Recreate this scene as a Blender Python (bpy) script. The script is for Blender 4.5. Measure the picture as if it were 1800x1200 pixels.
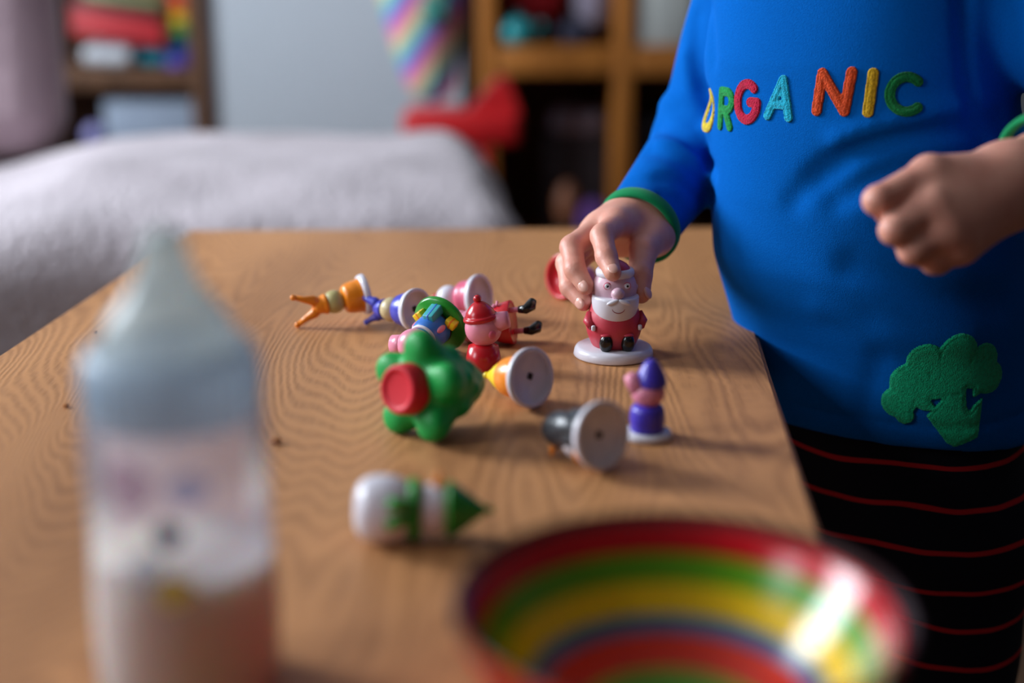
import bpy, bmesh, math, random
import numpy as np
from mathutils import Vector, Matrix
from mathutils.bvhtree import BVHTree

random.seed(7); rng = np.random.default_rng(7)
for o in list(bpy.data.objects): bpy.data.objects.remove(o)
SC = bpy.context.scene
COL = SC.collection

# ------------------------------------------------------------------ camera
FPX = 2500.0; PITCH = math.radians(15.5); ZT = 0.45; ZC = ZT + 0.209
cam_d = bpy.data.cameras.new('camera'); cam = bpy.data.objects.new('camera', cam_d); COL.objects.link(cam)
cam.location = (0, 0, ZC); cam.rotation_euler = (math.pi/2 - PITCH, 0, 0)
cam_d.sensor_width = 36.0; cam_d.lens = FPX/1800*36.0
cam_d.clip_start = 0.01
cam_d.dof.use_dof = True; cam_d.dof.focus_distance = 0.735; cam_d.dof.aperture_fstop = 2.7
SC.camera = cam
SC.view_settings.view_transform = 'Standard'; SC.view_settings.look = 'None'
SC.view_settings.gamma = 1.0; SC.view_settings.use_curve_mapping = False
SC.view_settings.exposure = 0.0

# ------------------------------------------------------------------ light
wd = bpy.data.worlds.new('world'); SC.world = wd; wd.use_nodes = True
wd.node_tree.nodes['Background'].inputs[0].default_value = (0.62, 0.75, 1.0, 1)
wd.node_tree.nodes['Background'].inputs[1].default_value = 0.5
WX, WZ, WH = -1.75, 1.38, 0.95                       # two windows in the left wall: (centre y, width, power)
WINDOWS = [(1.36, 0.80, 86), (-0.05, 0.70, 22)]
def window_light(y, w, power):
    l = bpy.data.lights.new('window_daylight', 'AREA'); l.shape = 'RECTANGLE'; l.size = WH; l.size_y = w
    l.energy = power; l.color = (0.86, 0.93, 1.0)
    o = bpy.data.objects.new('window_daylight', l); COL.objects.link(o)
    o.location = (WX - 0.10, y, WZ); o.rotation_euler = (0, -math.pi/2, 0)
for wy, ww, pw in WINDOWS: window_light(wy, ww - 0.06, pw)

cp, sp = math.cos(PITCH), math.sin(PITCH)
def W(px, py, d):
    u = (600 - py)/FPX*d
    return Vector(((px - 900)/FPX*d, d*cp + u*sp, ZC - d*sp + u*cp))
def T(px, py, z=ZT):
    d = (ZC - z)/(sp + (py - 600)/FPX*cp)
    return W(px, py, d)

# ------------------------------------------------------------------ materials
def lin(c):
    return tuple(((x/255)/12.92 if x/255 <= 0.04045 else ((x/255 + 0.055)/1.055)**2.4) for x in c) + (1.0,)
MATS = {}
def mat(name, col, rough=0.5, coat=0.0, sss=0.0, sheen=0.0, bump=None, var=None, spec=None, trans=0.0):
    if name in MATS: return MATS[name]
    m = bpy.data.materials.new(name); m.use_nodes = True; nt = m.node_tree; b = nt.nodes['Principled BSDF']
    b.inputs['Base Color'].default_value = lin(col); b.inputs['Roughness'].default_value = rough
    b.inputs['Coat Weight'].default_value = coat; b.inputs['Coat Roughness'].default_value = 0.08
    if spec is not None: b.inputs['Specular IOR Level'].default_value = spec
    if sss:
        b.inputs['Subsurface Weight'].default_value = sss; b.inputs['Subsurface Radius'].default_value = (1.0, 0.35, 0.2)
        b.inputs['Subsurface Scale'].default_value = 0.004
    if sheen: b.inputs['Sheen Weight'].default_value = sheen
    tc = nt.nodes.new('ShaderNodeTexCoord')
    if var:   # (scale, amount, second colour)
        n = nt.nodes.new('ShaderNodeTexNoise'); n.inputs['Scale'].default_value = var[0]; n.inputs['Detail'].default_value = 4
        nt.links.new(tc.outputs['Object'], n.inputs['Vector'])
        r = nt.nodes.new('ShaderNodeMapRange'); r.inputs[1].default_value = 0.35; r.inputs[2].default_value = 0.65
        r.inputs[3].default_value = 0; r.inputs[4].default_value = var[1]
        nt.links.new(n.outputs['Fac'], r.inputs[0])
        x = nt.nodes.new('ShaderNodeMix'); x.data_type = 'RGBA'
        x.inputs[6].default_value = lin(col); x.inputs[7].default_value = lin(var[2])
        nt.links.new(r.outputs[0], x.inputs[0]); nt.links.new(x.outputs[2], b.inputs['Base Color'])
    if bump:  # (scale, strength, distance)
        n2 = nt.nodes.new('ShaderNodeTexNoise'); n2.inputs['Scale'].default_value = bump[0]; n2.inputs['Detail'].default_value = 3
        nt.links.new(tc.outputs['Object'], n2.inputs['Vector'])
        bp = nt.nodes.new('ShaderNodeBump'); bp.inputs['Strength'].default_value = bump[1]; bp.inputs['Distance'].default_value = bump[2]
        nt.links.new(n2.outputs['Fac'], bp.inputs['Height']); nt.links.new(bp.outputs[0], b.inputs['Normal'])
    MATS[name] = m
    return m
def plastic(name, col, rough=0.3): return mat(name, col, rough + 0.05, coat=0.12, var=(60, 0.12, tuple(int(c*0.8) for c in col)))

def wood(name, dark, light, axis='y', scale=1.0, fine=True, rough=0.5):
    m = bpy.data.materials.new(name); m.use_nodes = True; nt = m.node_tree; N = nt.nodes; L = nt.links
    b = N['Principled BSDF']; b.inputs['Roughness'].default_value = rough; b.inputs['Specular IOR Level'].default_value = 0.3
    tc = N.new('ShaderNodeTexCoord')
    mp = N.new('ShaderNodeMapping')
    s = {'y': (1, 0.16, 1), 'x': (0.16, 1, 1), 'z': (1, 1, 0.16)}[axis]
    mp.inputs['Scale'].default_value = s; L.new(tc.outputs['Object'], mp.inputs['Vector'])
    big = N.new('ShaderNodeTexNoise'); big.inputs['Scale'].default_value = 6.5*scale; big.inputs['Detail'].default_value = 2.5
    big.inputs['Roughness'].default_value = 0.5
    L.new(mp.outputs[0], big.inputs['Vector'])
    # growth rings: contour lines of the stretched noise
    mu = N.new('ShaderNodeMath'); mu.operation = 'MULTIPLY'; mu.inputs[1].default_value = 620.0 if fine else 200.0; L.new(big.outputs['Fac'], mu.inputs[0])
    wob = N.new('ShaderNodeTexNoise'); wob.inputs['Scale'].default_value = 120*scale; wob.inputs['Detail'].default_value = 2
    L.new(tc.outputs['Object'], wob.inputs['Vector'])
    ad = N.new('ShaderNodeMath'); ad.operation = 'MULTIPLY_ADD'; ad.inputs[1].default_value = 3.2
    L.new(wob.outputs['Fac'], ad.inputs[0]); L.new(mu.outputs[0], ad.inputs[2])
    si = N.new('ShaderNodeMath'); si.operation = 'SINE'; L.new(ad.outputs[0], si.inputs[0])
    mr = N.new('ShaderNodeMapRange'); mr.inputs[1].default_value = -1; mr.inputs[2].default_value = 1; L.new(si.outputs[0], mr.inputs[0])
    # pores: short streaks
    mp2 = N.new('ShaderNodeMapping'); s2 = {'y': (1, 0.09, 1), 'x': (0.09, 1, 1), 'z': (1, 1, 0.09)}[axis]
    mp2.inputs['Scale'].default_value = s2; L.new(tc.outputs['Object'], mp2.inputs['Vector'])
    po = N.new('ShaderNodeTexNoise'); po.inputs['Scale'].default_value = 420*scale; po.inputs['Detail'].default_value = 2; L.new(mp2.outputs[0], po.inputs['Vector'])
    pm = N.new('ShaderNodeMath'); pm.operation = 'MULTIPLY'; L.new(po.outputs['Fac'], pm.inputs[0]); L.new(mr.outputs[0], pm.inputs[1])
    patch = N.new('ShaderNodeTexNoise'); patch.inputs['Scale'].default_value = 9*scale; patch.inputs['Detail'].default_value = 3; L.new(mp.outputs[0], patch.inputs['Vector'])
    mix = N.new('ShaderNodeMath'); mix.operation = 'MULTIPLY_ADD'; mix.inputs[1].default_value = 0.40 if fine else 0.5
    L.new(pm.outputs[0], mix.inputs[0])
    pr = N.new('ShaderNodeMapRange'); pr.inputs[1].default_value = 0.3; pr.inputs[2].default_value = 0.7; pr.inputs[3].default_value = 0.05; pr.inputs[4].default_value = 0.55
    L.new(patch.outputs['Fac'], pr.inputs[0]); L.new(pr.outputs[0], mix.inputs[2])
    cr = N.new('ShaderNodeValToRGB'); cr.color_ramp.elements[0].color = lin(light); cr.color_ramp.elements[1].color = lin(dark)
    cr.color_ramp.elements[0].position = 0.08; cr.color_ramp.elements[1].position = 0.95
    L.new(mix.outputs[0], cr.inputs[0]); L.new(cr.outputs[0], b.inputs['Base Color'])
    bp = N.new('ShaderNodeBump'); bp.inputs['Strength'].default_value = 0.35; bp.inputs['Distance'].default_value = 0.0006; bp.invert = True
    L.new(pm.outputs[0], bp.inputs['Height']); L.new(bp.outputs[0], b.inputs['Normal'])
    MATS[name] = m
    return m

M_TABLE = wood('oak_tabletop', (120, 74, 42), (208, 148, 96))
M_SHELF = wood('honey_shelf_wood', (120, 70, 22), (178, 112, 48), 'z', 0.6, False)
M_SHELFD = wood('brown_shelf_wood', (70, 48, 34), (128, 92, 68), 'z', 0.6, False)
M_WALL = mat('wall_paint', (179, 187, 196), 0.85, bump=(300, 0.08, 0.001))
M_WALLR = mat('low_bounce_wall', (84, 82, 84), 0.9, bump=(300, 0.08, 0.001))  # unseen right and front walls, toned dark to hold back bounce light
M_FLOOR = wood('floor_wood', (60, 40, 28), (110, 80, 56), 'y', 0.5, False)
M_CEIL = mat('ceiling_paint', (150, 148, 146), 0.9, bump=(200, 0.05, 0.001))  # unseen ceiling, grey tone set to limit bounced fill light
M_TRIM = mat('white_trim', (225, 225, 225), 0.4)
M_WHITE = plastic('white_plastic', (226, 222, 232), 0.25)
M_RED = plastic('red_plastic', (196, 22, 36), 0.22)
M_SANTA = plastic('santa_red_plastic', (196, 52, 70), 0.4)
M_PINK = plastic('pink_plastic', (232, 140, 165), 0.3)
M_ROSE = plastic('rose_plastic', (222, 96, 128), 0.3)
M_ORANGE = plastic('orange_plastic', (246, 140, 20), 0.28)
M_YELLOW = plastic('yellow_plastic', (245, 212, 30), 0.3)
M_BLUE = plastic('violet_blue_plastic', (66, 70, 190), 0.28)
M_BLUEJ = plastic('blue_jumper_plastic', (56, 120, 205), 0.3)
M_TAN = plastic('tan_plastic', (206, 186, 140), 0.35)
M_TANG = plastic('olive_tan_plastic', (188, 176, 116), 0.35)
M_GREEN = mat('green_plastic', (6, 158, 66), 0.5, var=(60, 0.12, (4, 128, 54)), spec=0.4); M_TRUNK = mat('matte_red_plastic', (208, 26, 44), 0.55, var=(60, 0.12, (180, 20, 36)), spec=0.35)
M_DGREEN = plastic('bright_green_plastic', (28, 140, 34), 0.25)
M_PURPLE = plastic('purple_plastic', (72, 56, 186), 0.28)
M_BLACK = plastic('black_plastic', (16, 14, 16), 0.2)
M_GREY = plastic('charcoal_plastic', (46, 50, 58), 0.3)
M_TEAL = plastic('teal_plastic', (64, 176, 182), 0.3)
M_HOLESHADE = mat('hole_shade', (38, 30, 30), 0.8)
M_FACE = plastic('pale_face_plastic', (216, 176, 190), 0.4)
M_LINE = mat('brown_face_line', (140, 62, 70), 0.6)
M_SKIN = mat('skin', (222, 160, 140), 0.48, sss=0.25, var=(90, 0.55, (208, 136, 118)), bump=(900, 0.25, 0.0004))
M_NAIL = mat('fingernail', (228, 172, 156), 0.3, coat=0.25)
M_HAIR = mat('brown_hair', (92, 62, 40), 0.6, bump=(300, 0.5, 0.003))
M_SHIRT = mat('blue_jersey', (0, 96, 186), 0.95, var=(900, 0.4, (0, 82, 164)), bump=(1500, 0.4, 0.0006), spec=0.06)
M_CUFF = mat('green_ribbing', (8, 132, 78), 0.85, sheen=0.15, bump=(1500, 0.4, 0.0006), spec=0.1)
M_EYE = mat('eye_dark', (40, 28, 22), 0.2)
M_LIP = mat('lips', (200, 110, 105), 0.4)
def felt(n, c): return mat(n, c, 0.9, sheen=0.2, bump=(1300, 0.9, 0.0012), var=(500, 0.6, tuple(int(x*0.72) for x in c)), spec=0.15)
M_FELT = {k: felt('felt_'+k, c) for k, c in dict(yellow=(244, 214, 60), green=(10, 158, 76), crimson=(206, 14, 66), cyan=(22, 186, 222), orange=(236, 84, 34), mustard=(226, 178, 30), dgreen=(10, 128, 62)).items()}
M_BROC = felt('felt_broccoli', (14, 196, 136))

# ------------------------------------------------------------------ mesh helpers
def link_mesh(name, v, f, m, parent=None, smooth=True, mats=None, idx=None):
    me = bpy.data.meshes.new(name); me.from_pydata([tuple(map(float, x)) for x in v], [], [tuple(map(int, x)) for x in f]); me.update()
    for mm in (mats or [m]): me.materials.append(mm)
    if idx is not None: me.polygons.foreach_set('material_index', np.array(idx, dtype=np.int32))
    me.polygons.foreach_set('use_smooth', np.full(len(me.polygons), smooth))
    o = bpy.data.objects.new(name, me); COL.objects.link(o)
    if parent: o.parent = parent
    return o
def tag(o, label=None, cat=None, group=None, kind=None):
    for k, x in (('label', label), ('category', cat), ('group', group), ('kind', kind)):
        if x: o[k] = x
    return o
def empty(name, loc=(0, 0, 0), rz=0):
    o = bpy.data.objects.new(name, None); COL.objects.link(o); o.location = loc; o.rotation_euler = (0, 0, rz)
    o.empty_display_size = 0.02
    return o
def lathe_data(prof, n=40, scale=(1, 1)):
    v = []; f = []; rows = []; fi = []
    for r, z in prof:
        if r < 1e-6: rows.append([len(v)]); v.append((0, 0, z))
        else:
            rows.append(list(range(len(v), len(v) + n)))
            for k in range(n):
                a = 2*math.pi*k/n; v.append((r*math.cos(a)*scale[0], r*math.sin(a)*scale[1], z))
    for i, (A, B) in enumerate(zip(rows, rows[1:])):
        for k in range(n):
            k2 = (k + 1) % n
            if len(A) == 1 and len(B) == 1: continue
            if len(A) == 1: f.append((A[0], B[k2], B[k]))
            elif len(B) == 1: f.append((A[k], A[k2], B[0]))
            else: f.append((A[k], A[k2], B[k2], B[k]))
            fi.append(i)
    return v, f, fi
def spline(pts, n=8):
    out = []
    P = [np.array(p, float) for p in pts]
    for i in range(len(P) - 1):
        p0 = P[max(i-1, 0)]; p1 = P[i]; p2 = P[i+1]; p3 = P[min(i+2, len(P)-1)]
        for k in range(n):
            t = k/n
            q = 0.5*((2*p1) + (-p0+p2)*t + (2*p0-5*p1+4*p2-p3)*t*t + (-p0+3*p1-3*p2+p3)*t**3)
            out.append(q)
    out.append(P[-1])
    return out
def lathe(name, prof, m, parent=None, n=40, smooth_prof=0, xf=None, scale=(1, 1)):
    if smooth_prof: prof = [(max(0, p[0]), p[1]) for p in spline(prof, smooth_prof)]
    v, f, _ = lathe_data(prof, n, scale)
    if xf is not None: v = [xf @ Vector(p) for p in v]
    return link_mesh(name, v, f, m, parent)
def ball(name, c, r, m, parent=None, rot=None, n=20, rows=12):
    if not hasattr(r, '__len__'): r = (r, r, r)
    prof = [(math.sin(math.pi*i/rows), -math.cos(math.pi*i/rows)) for i in range(rows + 1)]
    prof[0] = (0, -1); prof[-1] = (0, 1)
    v, f, _ = lathe_data(prof, n)
    S = Matrix.Diagonal((*r, 1)); R = rot.to_4x4() if rot is not None else Matrix.Identity(4)
    X = Matrix.Translation(c) @ R @ S
    return link_mesh(name, [X @ Vector(p) for p in v], f, m, parent)
def tube_data(pts, rad, n=12, cap=True):
    pts = [Vector(p) for p in pts]; v = []; f = []
    if not hasattr(rad, '__len__'): rad = [rad]*len(pts)
    up = Vector((0.123, 0.31, 0.94))
    for i, p in enumerate(pts):
        t = (pts[min(i+1, len(pts)-1)] - pts[max(i-1, 0)]).normalized()
        a = t.cross(up).normalized(); b = t.cross(a)
        for k in range(n):
            th = 2*math.pi*k/n; v.append(p + rad[i]*(math.cos(th)*a + math.sin(th)*b))
    for i in range(len(pts)-1):
        for k in range(n):
            f.append((i*n+k, i*n+(k+1) % n, (i+1)*n+(k+1) % n, (i+1)*n+k))
    if cap:
        f.append(tuple(range(n-1, -1, -1))); f.append(tuple((len(pts)-1)*n+k for k in range(n)))
    return v, f
def tube(name, pts, rad, m, parent=None, n=12):
    v, f = tube_data(pts, rad, n); return link_mesh(name, v, f, m, parent)
def rbox(name, size, m, parent=None, bev=0.004, seg=2, loc=(0, 0, 0), xf=None, sub=0, jitter=0):
    bm = bmesh.new(); bmesh.ops.create_cube(bm, size=1)
    for v in bm.verts: v.co = Vector((v.co.x*size[0], v.co.y*size[1], v.co.z*size[2]))
    if bev: bmesh.ops.bevel(bm, geom=list(bm.edges), offset=bev, segments=seg, affect='EDGES', profile=0.5)
    if sub: bmesh.ops.subdivide_edges(bm, edges=list(bm.edges), cuts=sub, use_grid_fill=True)
    for v in bm.verts:
        if jitter:
            c = v.co; v.co += Vector(c).normalized()*jitter*(math.sin(c.x*41+c.y*23)+math.sin(c.z*37+c.x*17+1))
        v.co += Vector(loc)
        if xf is not None: v.co = xf @ v.co
    me = bpy.data.meshes.new(name); bm.to_mesh(me); bm.free(); me.materials.append(m)
    me.polygons.foreach_set('use_smooth', np.full(len(me.polygons), bool(bev)))
    o = bpy.data.objects.new(name, me); COL.objects.link(o)
    if parent: o.parent = parent
    return o

# ---- signed distance modelling with surface nets
def rcone(P, a, b, ra, rb):
    a = np.array(a); b = np.array(b); ba = b - a; l2 = ba@ba; rr = ra - rb; a2 = l2 - rr*rr; il2 = 1/l2
    pa = P - a; y = pa@ba; z = y - l2
    q = pa*l2 - y[..., None]*ba; x2 = np.einsum('...i,...i', q, q); y2 = y*y*l2; z2 = z*z*l2
    k = np.sign(rr)*rr*rr*x2
    d = (np.sqrt(x2*a2*il2) + y*rr)*il2 - ra
    d = np.where(np.sign(z)*a2*z2 > k, np.sqrt(x2 + z2)*il2 - rb, d)
    return np.where(np.sign(y)*a2*y2 < k, np.sqrt(x2 + y2)*il2 - ra, d)
def ellip(P, c, r, R=None):
    q = P - np.array(c)
    if R is not None: q = q@np.array(R)
    r = np.array(r); k0 = np.linalg.norm(q/r, axis=-1); k1 = np.linalg.norm(q/(r*r), axis=-1) + 1e-9
    return k0*(k0 - 1)/k1
def smin(a, b, k):
    h = np.maximum(k - np.abs(a - b), 0)/k
    return np.minimum(a, b) - h*h*k*0.25
def smax(a, b, k): return -smin(-a, -b, k)
def segd(P, a, b):
    a = np.array(a); b = np.array(b); ba = b - a
    h = np.clip(((P - a)@ba)/(ba@ba), 0, 1)
    return np.linalg.norm(P - a - h[..., None]*ba, axis=-1)
def nets(fn, lo, hi, step):
    ax = [np.arange(lo[i], hi[i] + step, step) for i in range(3)]
    n = [len(a) for a in ax]
    G = np.empty(n, dtype=np.float64)
    for i0 in range(0, n[0], 24):
        X, Y, Z = np.meshgrid(ax[0][i0:i0+24], ax[1], ax[2], indexing='ij')
        G[i0:i0+24] = fn(np.stack([X, Y, Z], -1))
    s = G < 0
    c = [s[dx:n[0]-1+dx, dy:n[1]-1+dy, dz:n[2]-1+dz] for dx in (0, 1) for dy in (0, 1) for dz in (0, 1)]
    cnt = sum(x.astype(np.int8) for x in c)
    act = (cnt > 0) & (cnt < 8)
    I = np.argwhere(act); idx = -np.ones(act.shape, dtype=np.int64); idx[act] = np.arange(len(I))
    acc = np.zeros((len(I), 3)); num = np.zeros(len(I))
    cor = [(dx, dy, dz) for dx in (0, 1) for dy in (0, 1) for dz in (0, 1)]
    for a in cor:
        for k in range(3):
            if a[k] == 0:
                b = list(a); b[k] = 1
                ga = G[I[:, 0]+a[0], I[:, 1]+a[1], I[:, 2]+a[2]]; gb = G[I[:, 0]+b[0], I[:, 1]+b[1], I[:, 2]+b[2]]
                cr = (ga < 0) != (gb < 0)
                t = np.where(cr, ga/np.where(cr, ga - gb, 1), 0)
                p = np.tile(np.array(a, float), (len(I), 1)); p[:, k] = t
                acc[cr] += p[cr]; num[cr] += 1
    V = (I + acc/num[:, None])*step + np.array(lo)
    F = []
    for k in range(3):
        u, w = [(1, 2), (2, 0), (0, 1)][k]
        sl0 = [slice(None)]*3; sl1 = [slice(None)]*3
        sl0[k] = slice(0, n[k]-1); sl1[k] = slice(1, n[k])
        A = s[tuple(sl0)]; B = s[tuple(sl1)]
        E = np.argwhere(A != B)
        ok = (E[:, u] > 0) & (E[:, w] > 0) & (E[:, u] < n[u]-1) & (E[:, w] < n[w]-1)
        E = E[ok]
        ins = A[tuple(E.T)]
        def cell(du, dw):
            q = E.copy(); q[:, u] += du; q[:, w] += dw; return idx[tuple(q.T)]
        q = np.stack([cell(-1, -1), cell(0, -1), cell(0, 0), cell(-1, 0)], 1)
        q[~ins] = q[~ins][:, ::-1]
        F.append(q)
    return V, np.concatenate(F)
def sdf_obj(name, fn, lo, hi, step, m, parent=None):
    V, F = nets(fn, lo, hi, step); return link_mesh(name, V, F, m, parent)

# ------------------------------------------------------------------ the room
XL, XR, YB, YF, ZH = WX, 2.4, 2.86, -1.6, 2.4
def struct(o, label, cat): return tag(o, label, cat, kind='structure')
struct(rbox('floor', (XR-XL+0.2, YB-YF+0.2, 0.05), M_FLOOR, None, 0, loc=((XL+XR)/2, (YB+YF)/2, -0.025)), 'brown wooden floor of the living room', 'floor')
struct(rbox('ceiling', (XR-XL+0.2, YB-YF+0.2, 0.05), M_CEIL, None, 0, loc=((XL+XR)/2, (YB+YF)/2, ZH+0.025)), 'plain ceiling above the room, toned grey to limit bounce', 'ceiling')
struct(rbox('wall_back', (XR-XL+0.2, 0.1, ZH), M_WALL, None, 0, loc=((XL+XR)/2, YB+0.05, ZH/2)), 'pale blue-grey back wall behind the sofa', 'wall')
struct(rbox('wall_right', (0.1, YB-YF, ZH), M_WALLR, None, 0, loc=(XR+0.05, (YB+YF)/2, ZH/2)), 'dark grey wall to the right of the child', 'wall')
struct(rbox('wall_front', (XR-XL+0.2, 0.1, ZH), M_WALLR, None, 0, loc=((XL+XR)/2, YF-0.05, ZH/2)), 'grey wall behind the viewer', 'wall')
wl = empty('wall_left', (XL, 0.6, 0)); struct(wl, 'pale blue-grey left wall with two windows', 'wall')
z0, z1 = WZ-WH/2, WZ+WH/2
ys = sorted([YF, YB] + [wy + sg*ww/2 for wy, ww, pw in WINDOWS for sg in (-1, 1)])
for k in range(0, len(ys), 2):
    rbox('wall_section', (0.1, ys[k+1]-ys[k], ZH), M_WALL, wl, 0, loc=(-0.05, (ys[k]+ys[k+1])/2-0.6, ZH/2))
for n, (wy, ww, pw) in enumerate(WINDOWS):
    for za, zb in ((0, z0), (z1, ZH)): rbox('wall_section', (0.1, ww, zb-za), M_WALL, wl, 0, loc=(-0.05, wy-0.6, (za+zb)/2))
    wn = empty('window_%d' % (n+1), (XL, wy, WZ)); struct(wn, ['wide white framed window in the left wall beside the sofa', 'narrower white framed window in the left wall nearer the viewer'][n], 'window')
    for (ya, za, sy, sz) in ((0, WH/2-0.02, ww, 0.04), (0, -WH/2+0.02, ww, 0.04), (-ww/2+0.02, 0, 0.04, WH), (ww/2-0.02, 0, 0.04, WH)):
        rbox('frame_bar', (0.05, sy, sz), M_TRIM, wn, 0.003, loc=(-0.05, ya, za))
    rbox('window_sill', (0.16, ww+0.1, 0.03), M_TRIM, wn, 0.004, loc=(0.03, 0, -WH/2-0.015))
struct(rbox('baseboard_back', (XR-XL, 0.015, 0.09), M_TRIM, None, 0.003, loc=((XL+XR)/2, YB-0.0075, 0.045)), 'white baseboard along the back wall', 'baseboard')

CBX0, CBX1, CBY = -0.505, -0.085, 2.405
struct(rbox('wall_chimney_breast', (CBX1-CBX0, YB-CBY, ZH), M_WALL, None, 0, loc=((CBX0+CBX1)/2, (YB+CBY)/2, ZH/2)), 'pale blue-grey chimney breast between the two shelves', 'wall')
# ------------------------------------------------------------------ table
tb = empty('wooden_table', (0, 0.65, 0)); tag(tb, 'brown oak table with wavy grain under the toys, bottle and bowl', 'table')
bl = T(332, 404); l0 = T(0, 620); r0 = T(1351, 640); r1 = T(1440, 915)
def line_at(a, b, y): t = (y - a.y)/(b.y - a.y); return a + (b - a)*t
YBK = bl.y; YFR = 0.16
c4 = [line_at(l0, bl, YFR), line_at(r1, r0, YFR), line_at(r1, r0, YBK + 0.012), line_at(l0, bl, YBK)]
bm = bmesh.new()
vt = [bm.verts.new((p.x, p.y - 0.65, ZT)) for p in c4]; vb = [bm.verts.new((p.x, p.y - 0.65, ZT - 0.03)) for p in c4]
bm.faces.new(vt); bm.faces.new(vb[::-1])
for i in range(4): bm.faces.new((vt[i], vb[i], vb[(i+1) % 4], vt[(i+1) % 4]))
bmesh.ops.recalc_face_normals(bm, faces=bm.faces)
bmesh.ops.bevel(bm, geom=list(bm.edges), offset=0.0025, segments=3, affect='EDGES')
me = bpy.data.meshes.new('tabletop'); bm.to_mesh(me); bm.free(); me.materials.append(M_TABLE)
ot = bpy.data.objects.new('tabletop', me); COL.objects.link(ot); ot.parent = tb
for p in c4:
    cx = sum(q.x for q in c4)/4; cy = sum(q.y for q in c4)/4
    x = p.x + math.copysign(0.035, cx - p.x); y = p.y + math.copysign(0.04, cy - p.y)
    rbox('leg', (0.035, 0.035, ZT-0.03), M_TABLE, tb, 0.003, loc=(x, y-0.65, (ZT-0.03)/2))
for k in (0, 1):
    ya = (c4[0].y if k == 0 else c4[2].y); yy = ya + (0.04 if k == 0 else -0.04)
    xs = [c4[0].x, c4[1].x] if k == 0 else [c4[3].x, c4[2].x]
    rbox('apron', (xs[1]-xs[0]-0.11, 0.018, 0.05), M_TABLE, tb, 0.002, loc=((xs[0]+xs[1])/2, yy-0.65, ZT-0.055))

# ------------------------------------------------------------------ sofa, blanket, cushion
M_SOFA = mat('cream_boucle', (192, 182, 188), 0.95, sheen=0.1, bump=(140, 0.9, 0.006), var=(14, 0.5, (176, 165, 172)))
M_SOFAB = mat('taupe_boucle', (150, 130, 130), 0.95, sheen=0.2, bump=(140, 0.9, 0.006), var=(14, 0.5, (126, 108, 108)))
M_CUSH = mat('dusty_pink_velvet', (178, 154, 162), 0.9, sheen=0.3, bump=(60, 0.5, 0.006), var=(8, 0.5, (154, 131, 140)))
ZS = 0.415
A = T(948, 402, ZS); B = T(0, 428, ZS)
dl = Vector((B.x-A.x, B.y-A.y, 0)).normalized(); dn = Vector((dl.y, -dl.x, 0))
if dn.y < 0: dn = -dn
SA = math.atan2(-dl.y, -dl.x)
sofa = empty('sofa', (A.x, A.y, 0), SA); tag(sofa, 'cream boucle sofa with taupe base standing behind the table', 'sofa')
SLEN = 1.25; SDEP = 0.47
rbox('base', (SLEN-0.02, SDEP-0.01, 0.26), M_SOFAB, sofa, 0.03, 4, loc=(-SLEN/2, SDEP/2, 0.17))
for (x, y) in ((-0.06, 0.07), (-SLEN+0.06, 0.07), (-0.06, SDEP-0.07), (-SLEN+0.06, SDEP-0.07)):
    lathe('foot', [(0, 0), (0.018, 0), (0.024, 0.05), (0, 0.05)], M_SHELFD, sofa, 16, xf=Matrix.Translation((x, y, 0)))
def puffy(name, sx, sy, sz, m, parent, loc, crown=0.02, n=28, wr=0.006, seed=0):
    lo = (-sx/2-0.03, -sy/2-0.03, -sz/2-0.03); hi = (sx/2+0.03, sy/2+0.03, sz/2+0.06)
    r = min(sz*0.48, 0.05)
    def fn(P):
        x, y, z = P[..., 0], P[..., 1], P[..., 2]
        q = np.maximum(np.abs(P) - (np.array([sx/2, sy/2, sz/2]) - r), 0)
        d = np.linalg.norm(q, axis=-1) - r
        c = crown*np.clip(1-(2*x/sx)**2, 0, 1)*np.clip(1-(2*y/sy)**2, 0, 1)
        return d - c*(np.abs(z) > -1) - wr*(np.sin(x*19+y*11+seed)*np.sin(y*23-x*7+z*9+seed*2))
    o = sdf_obj(name, fn, lo, hi, max(sx, sy)/n/1.6, m, parent)
    o.location = loc
    return o
def seatf(P):
    x, y, z = P[..., 0], P[..., 1], P[..., 2]
    t = np.clip((x + 0.56)/0.16, 0, 1); t = t*t*(3-2*t)
    top = ZS + 0.004 + 0.034*t*np.clip((y-0.0)/0.2, 0, 1)
    r = 0.055
    qx = np.maximum(np.abs(x + SLEN/2) - (SLEN/2 - r), 0); qy = np.maximum(np.abs(y - SDEP/2) - (SDEP/2 - r), 0)
    qz = np.maximum(np.abs(z - (top + 0.26)/2) - ((top - 0.26)/2 - r), 0)
    d = np.sqrt(qx*qx + qy*qy + qz*qz) - r
    return d - 0.0035*np.sin(x*17 + y*9)*np.sin(y*21 - x*6 + 1) - 0.002*np.sin(x*43+1)*np.sin(y*39)
sdf_obj('seat_cushion', seatf, (-SLEN-0.03, -0.03, 0.22), (0.03, SDEP+0.03, ZS+0.07), 0.011, M_SOFA, sofa)
cu = puffy('sofa_cushion', 0.50, 0.13, 0.225, M_CUSH, None, (0, 0, 0), 0.02, 46, 0.006, 2.0)
ce = W(75, 130, 1.60); cu.location = (ce.x-0.25, ce.y+0.04, ZS+0.122); cu.rotation_euler = (math.radians(-8), 0, SA)
tag(cu, 'dusty pink velvet cushion leaning at the back left of the sofa', 'cushion')

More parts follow.
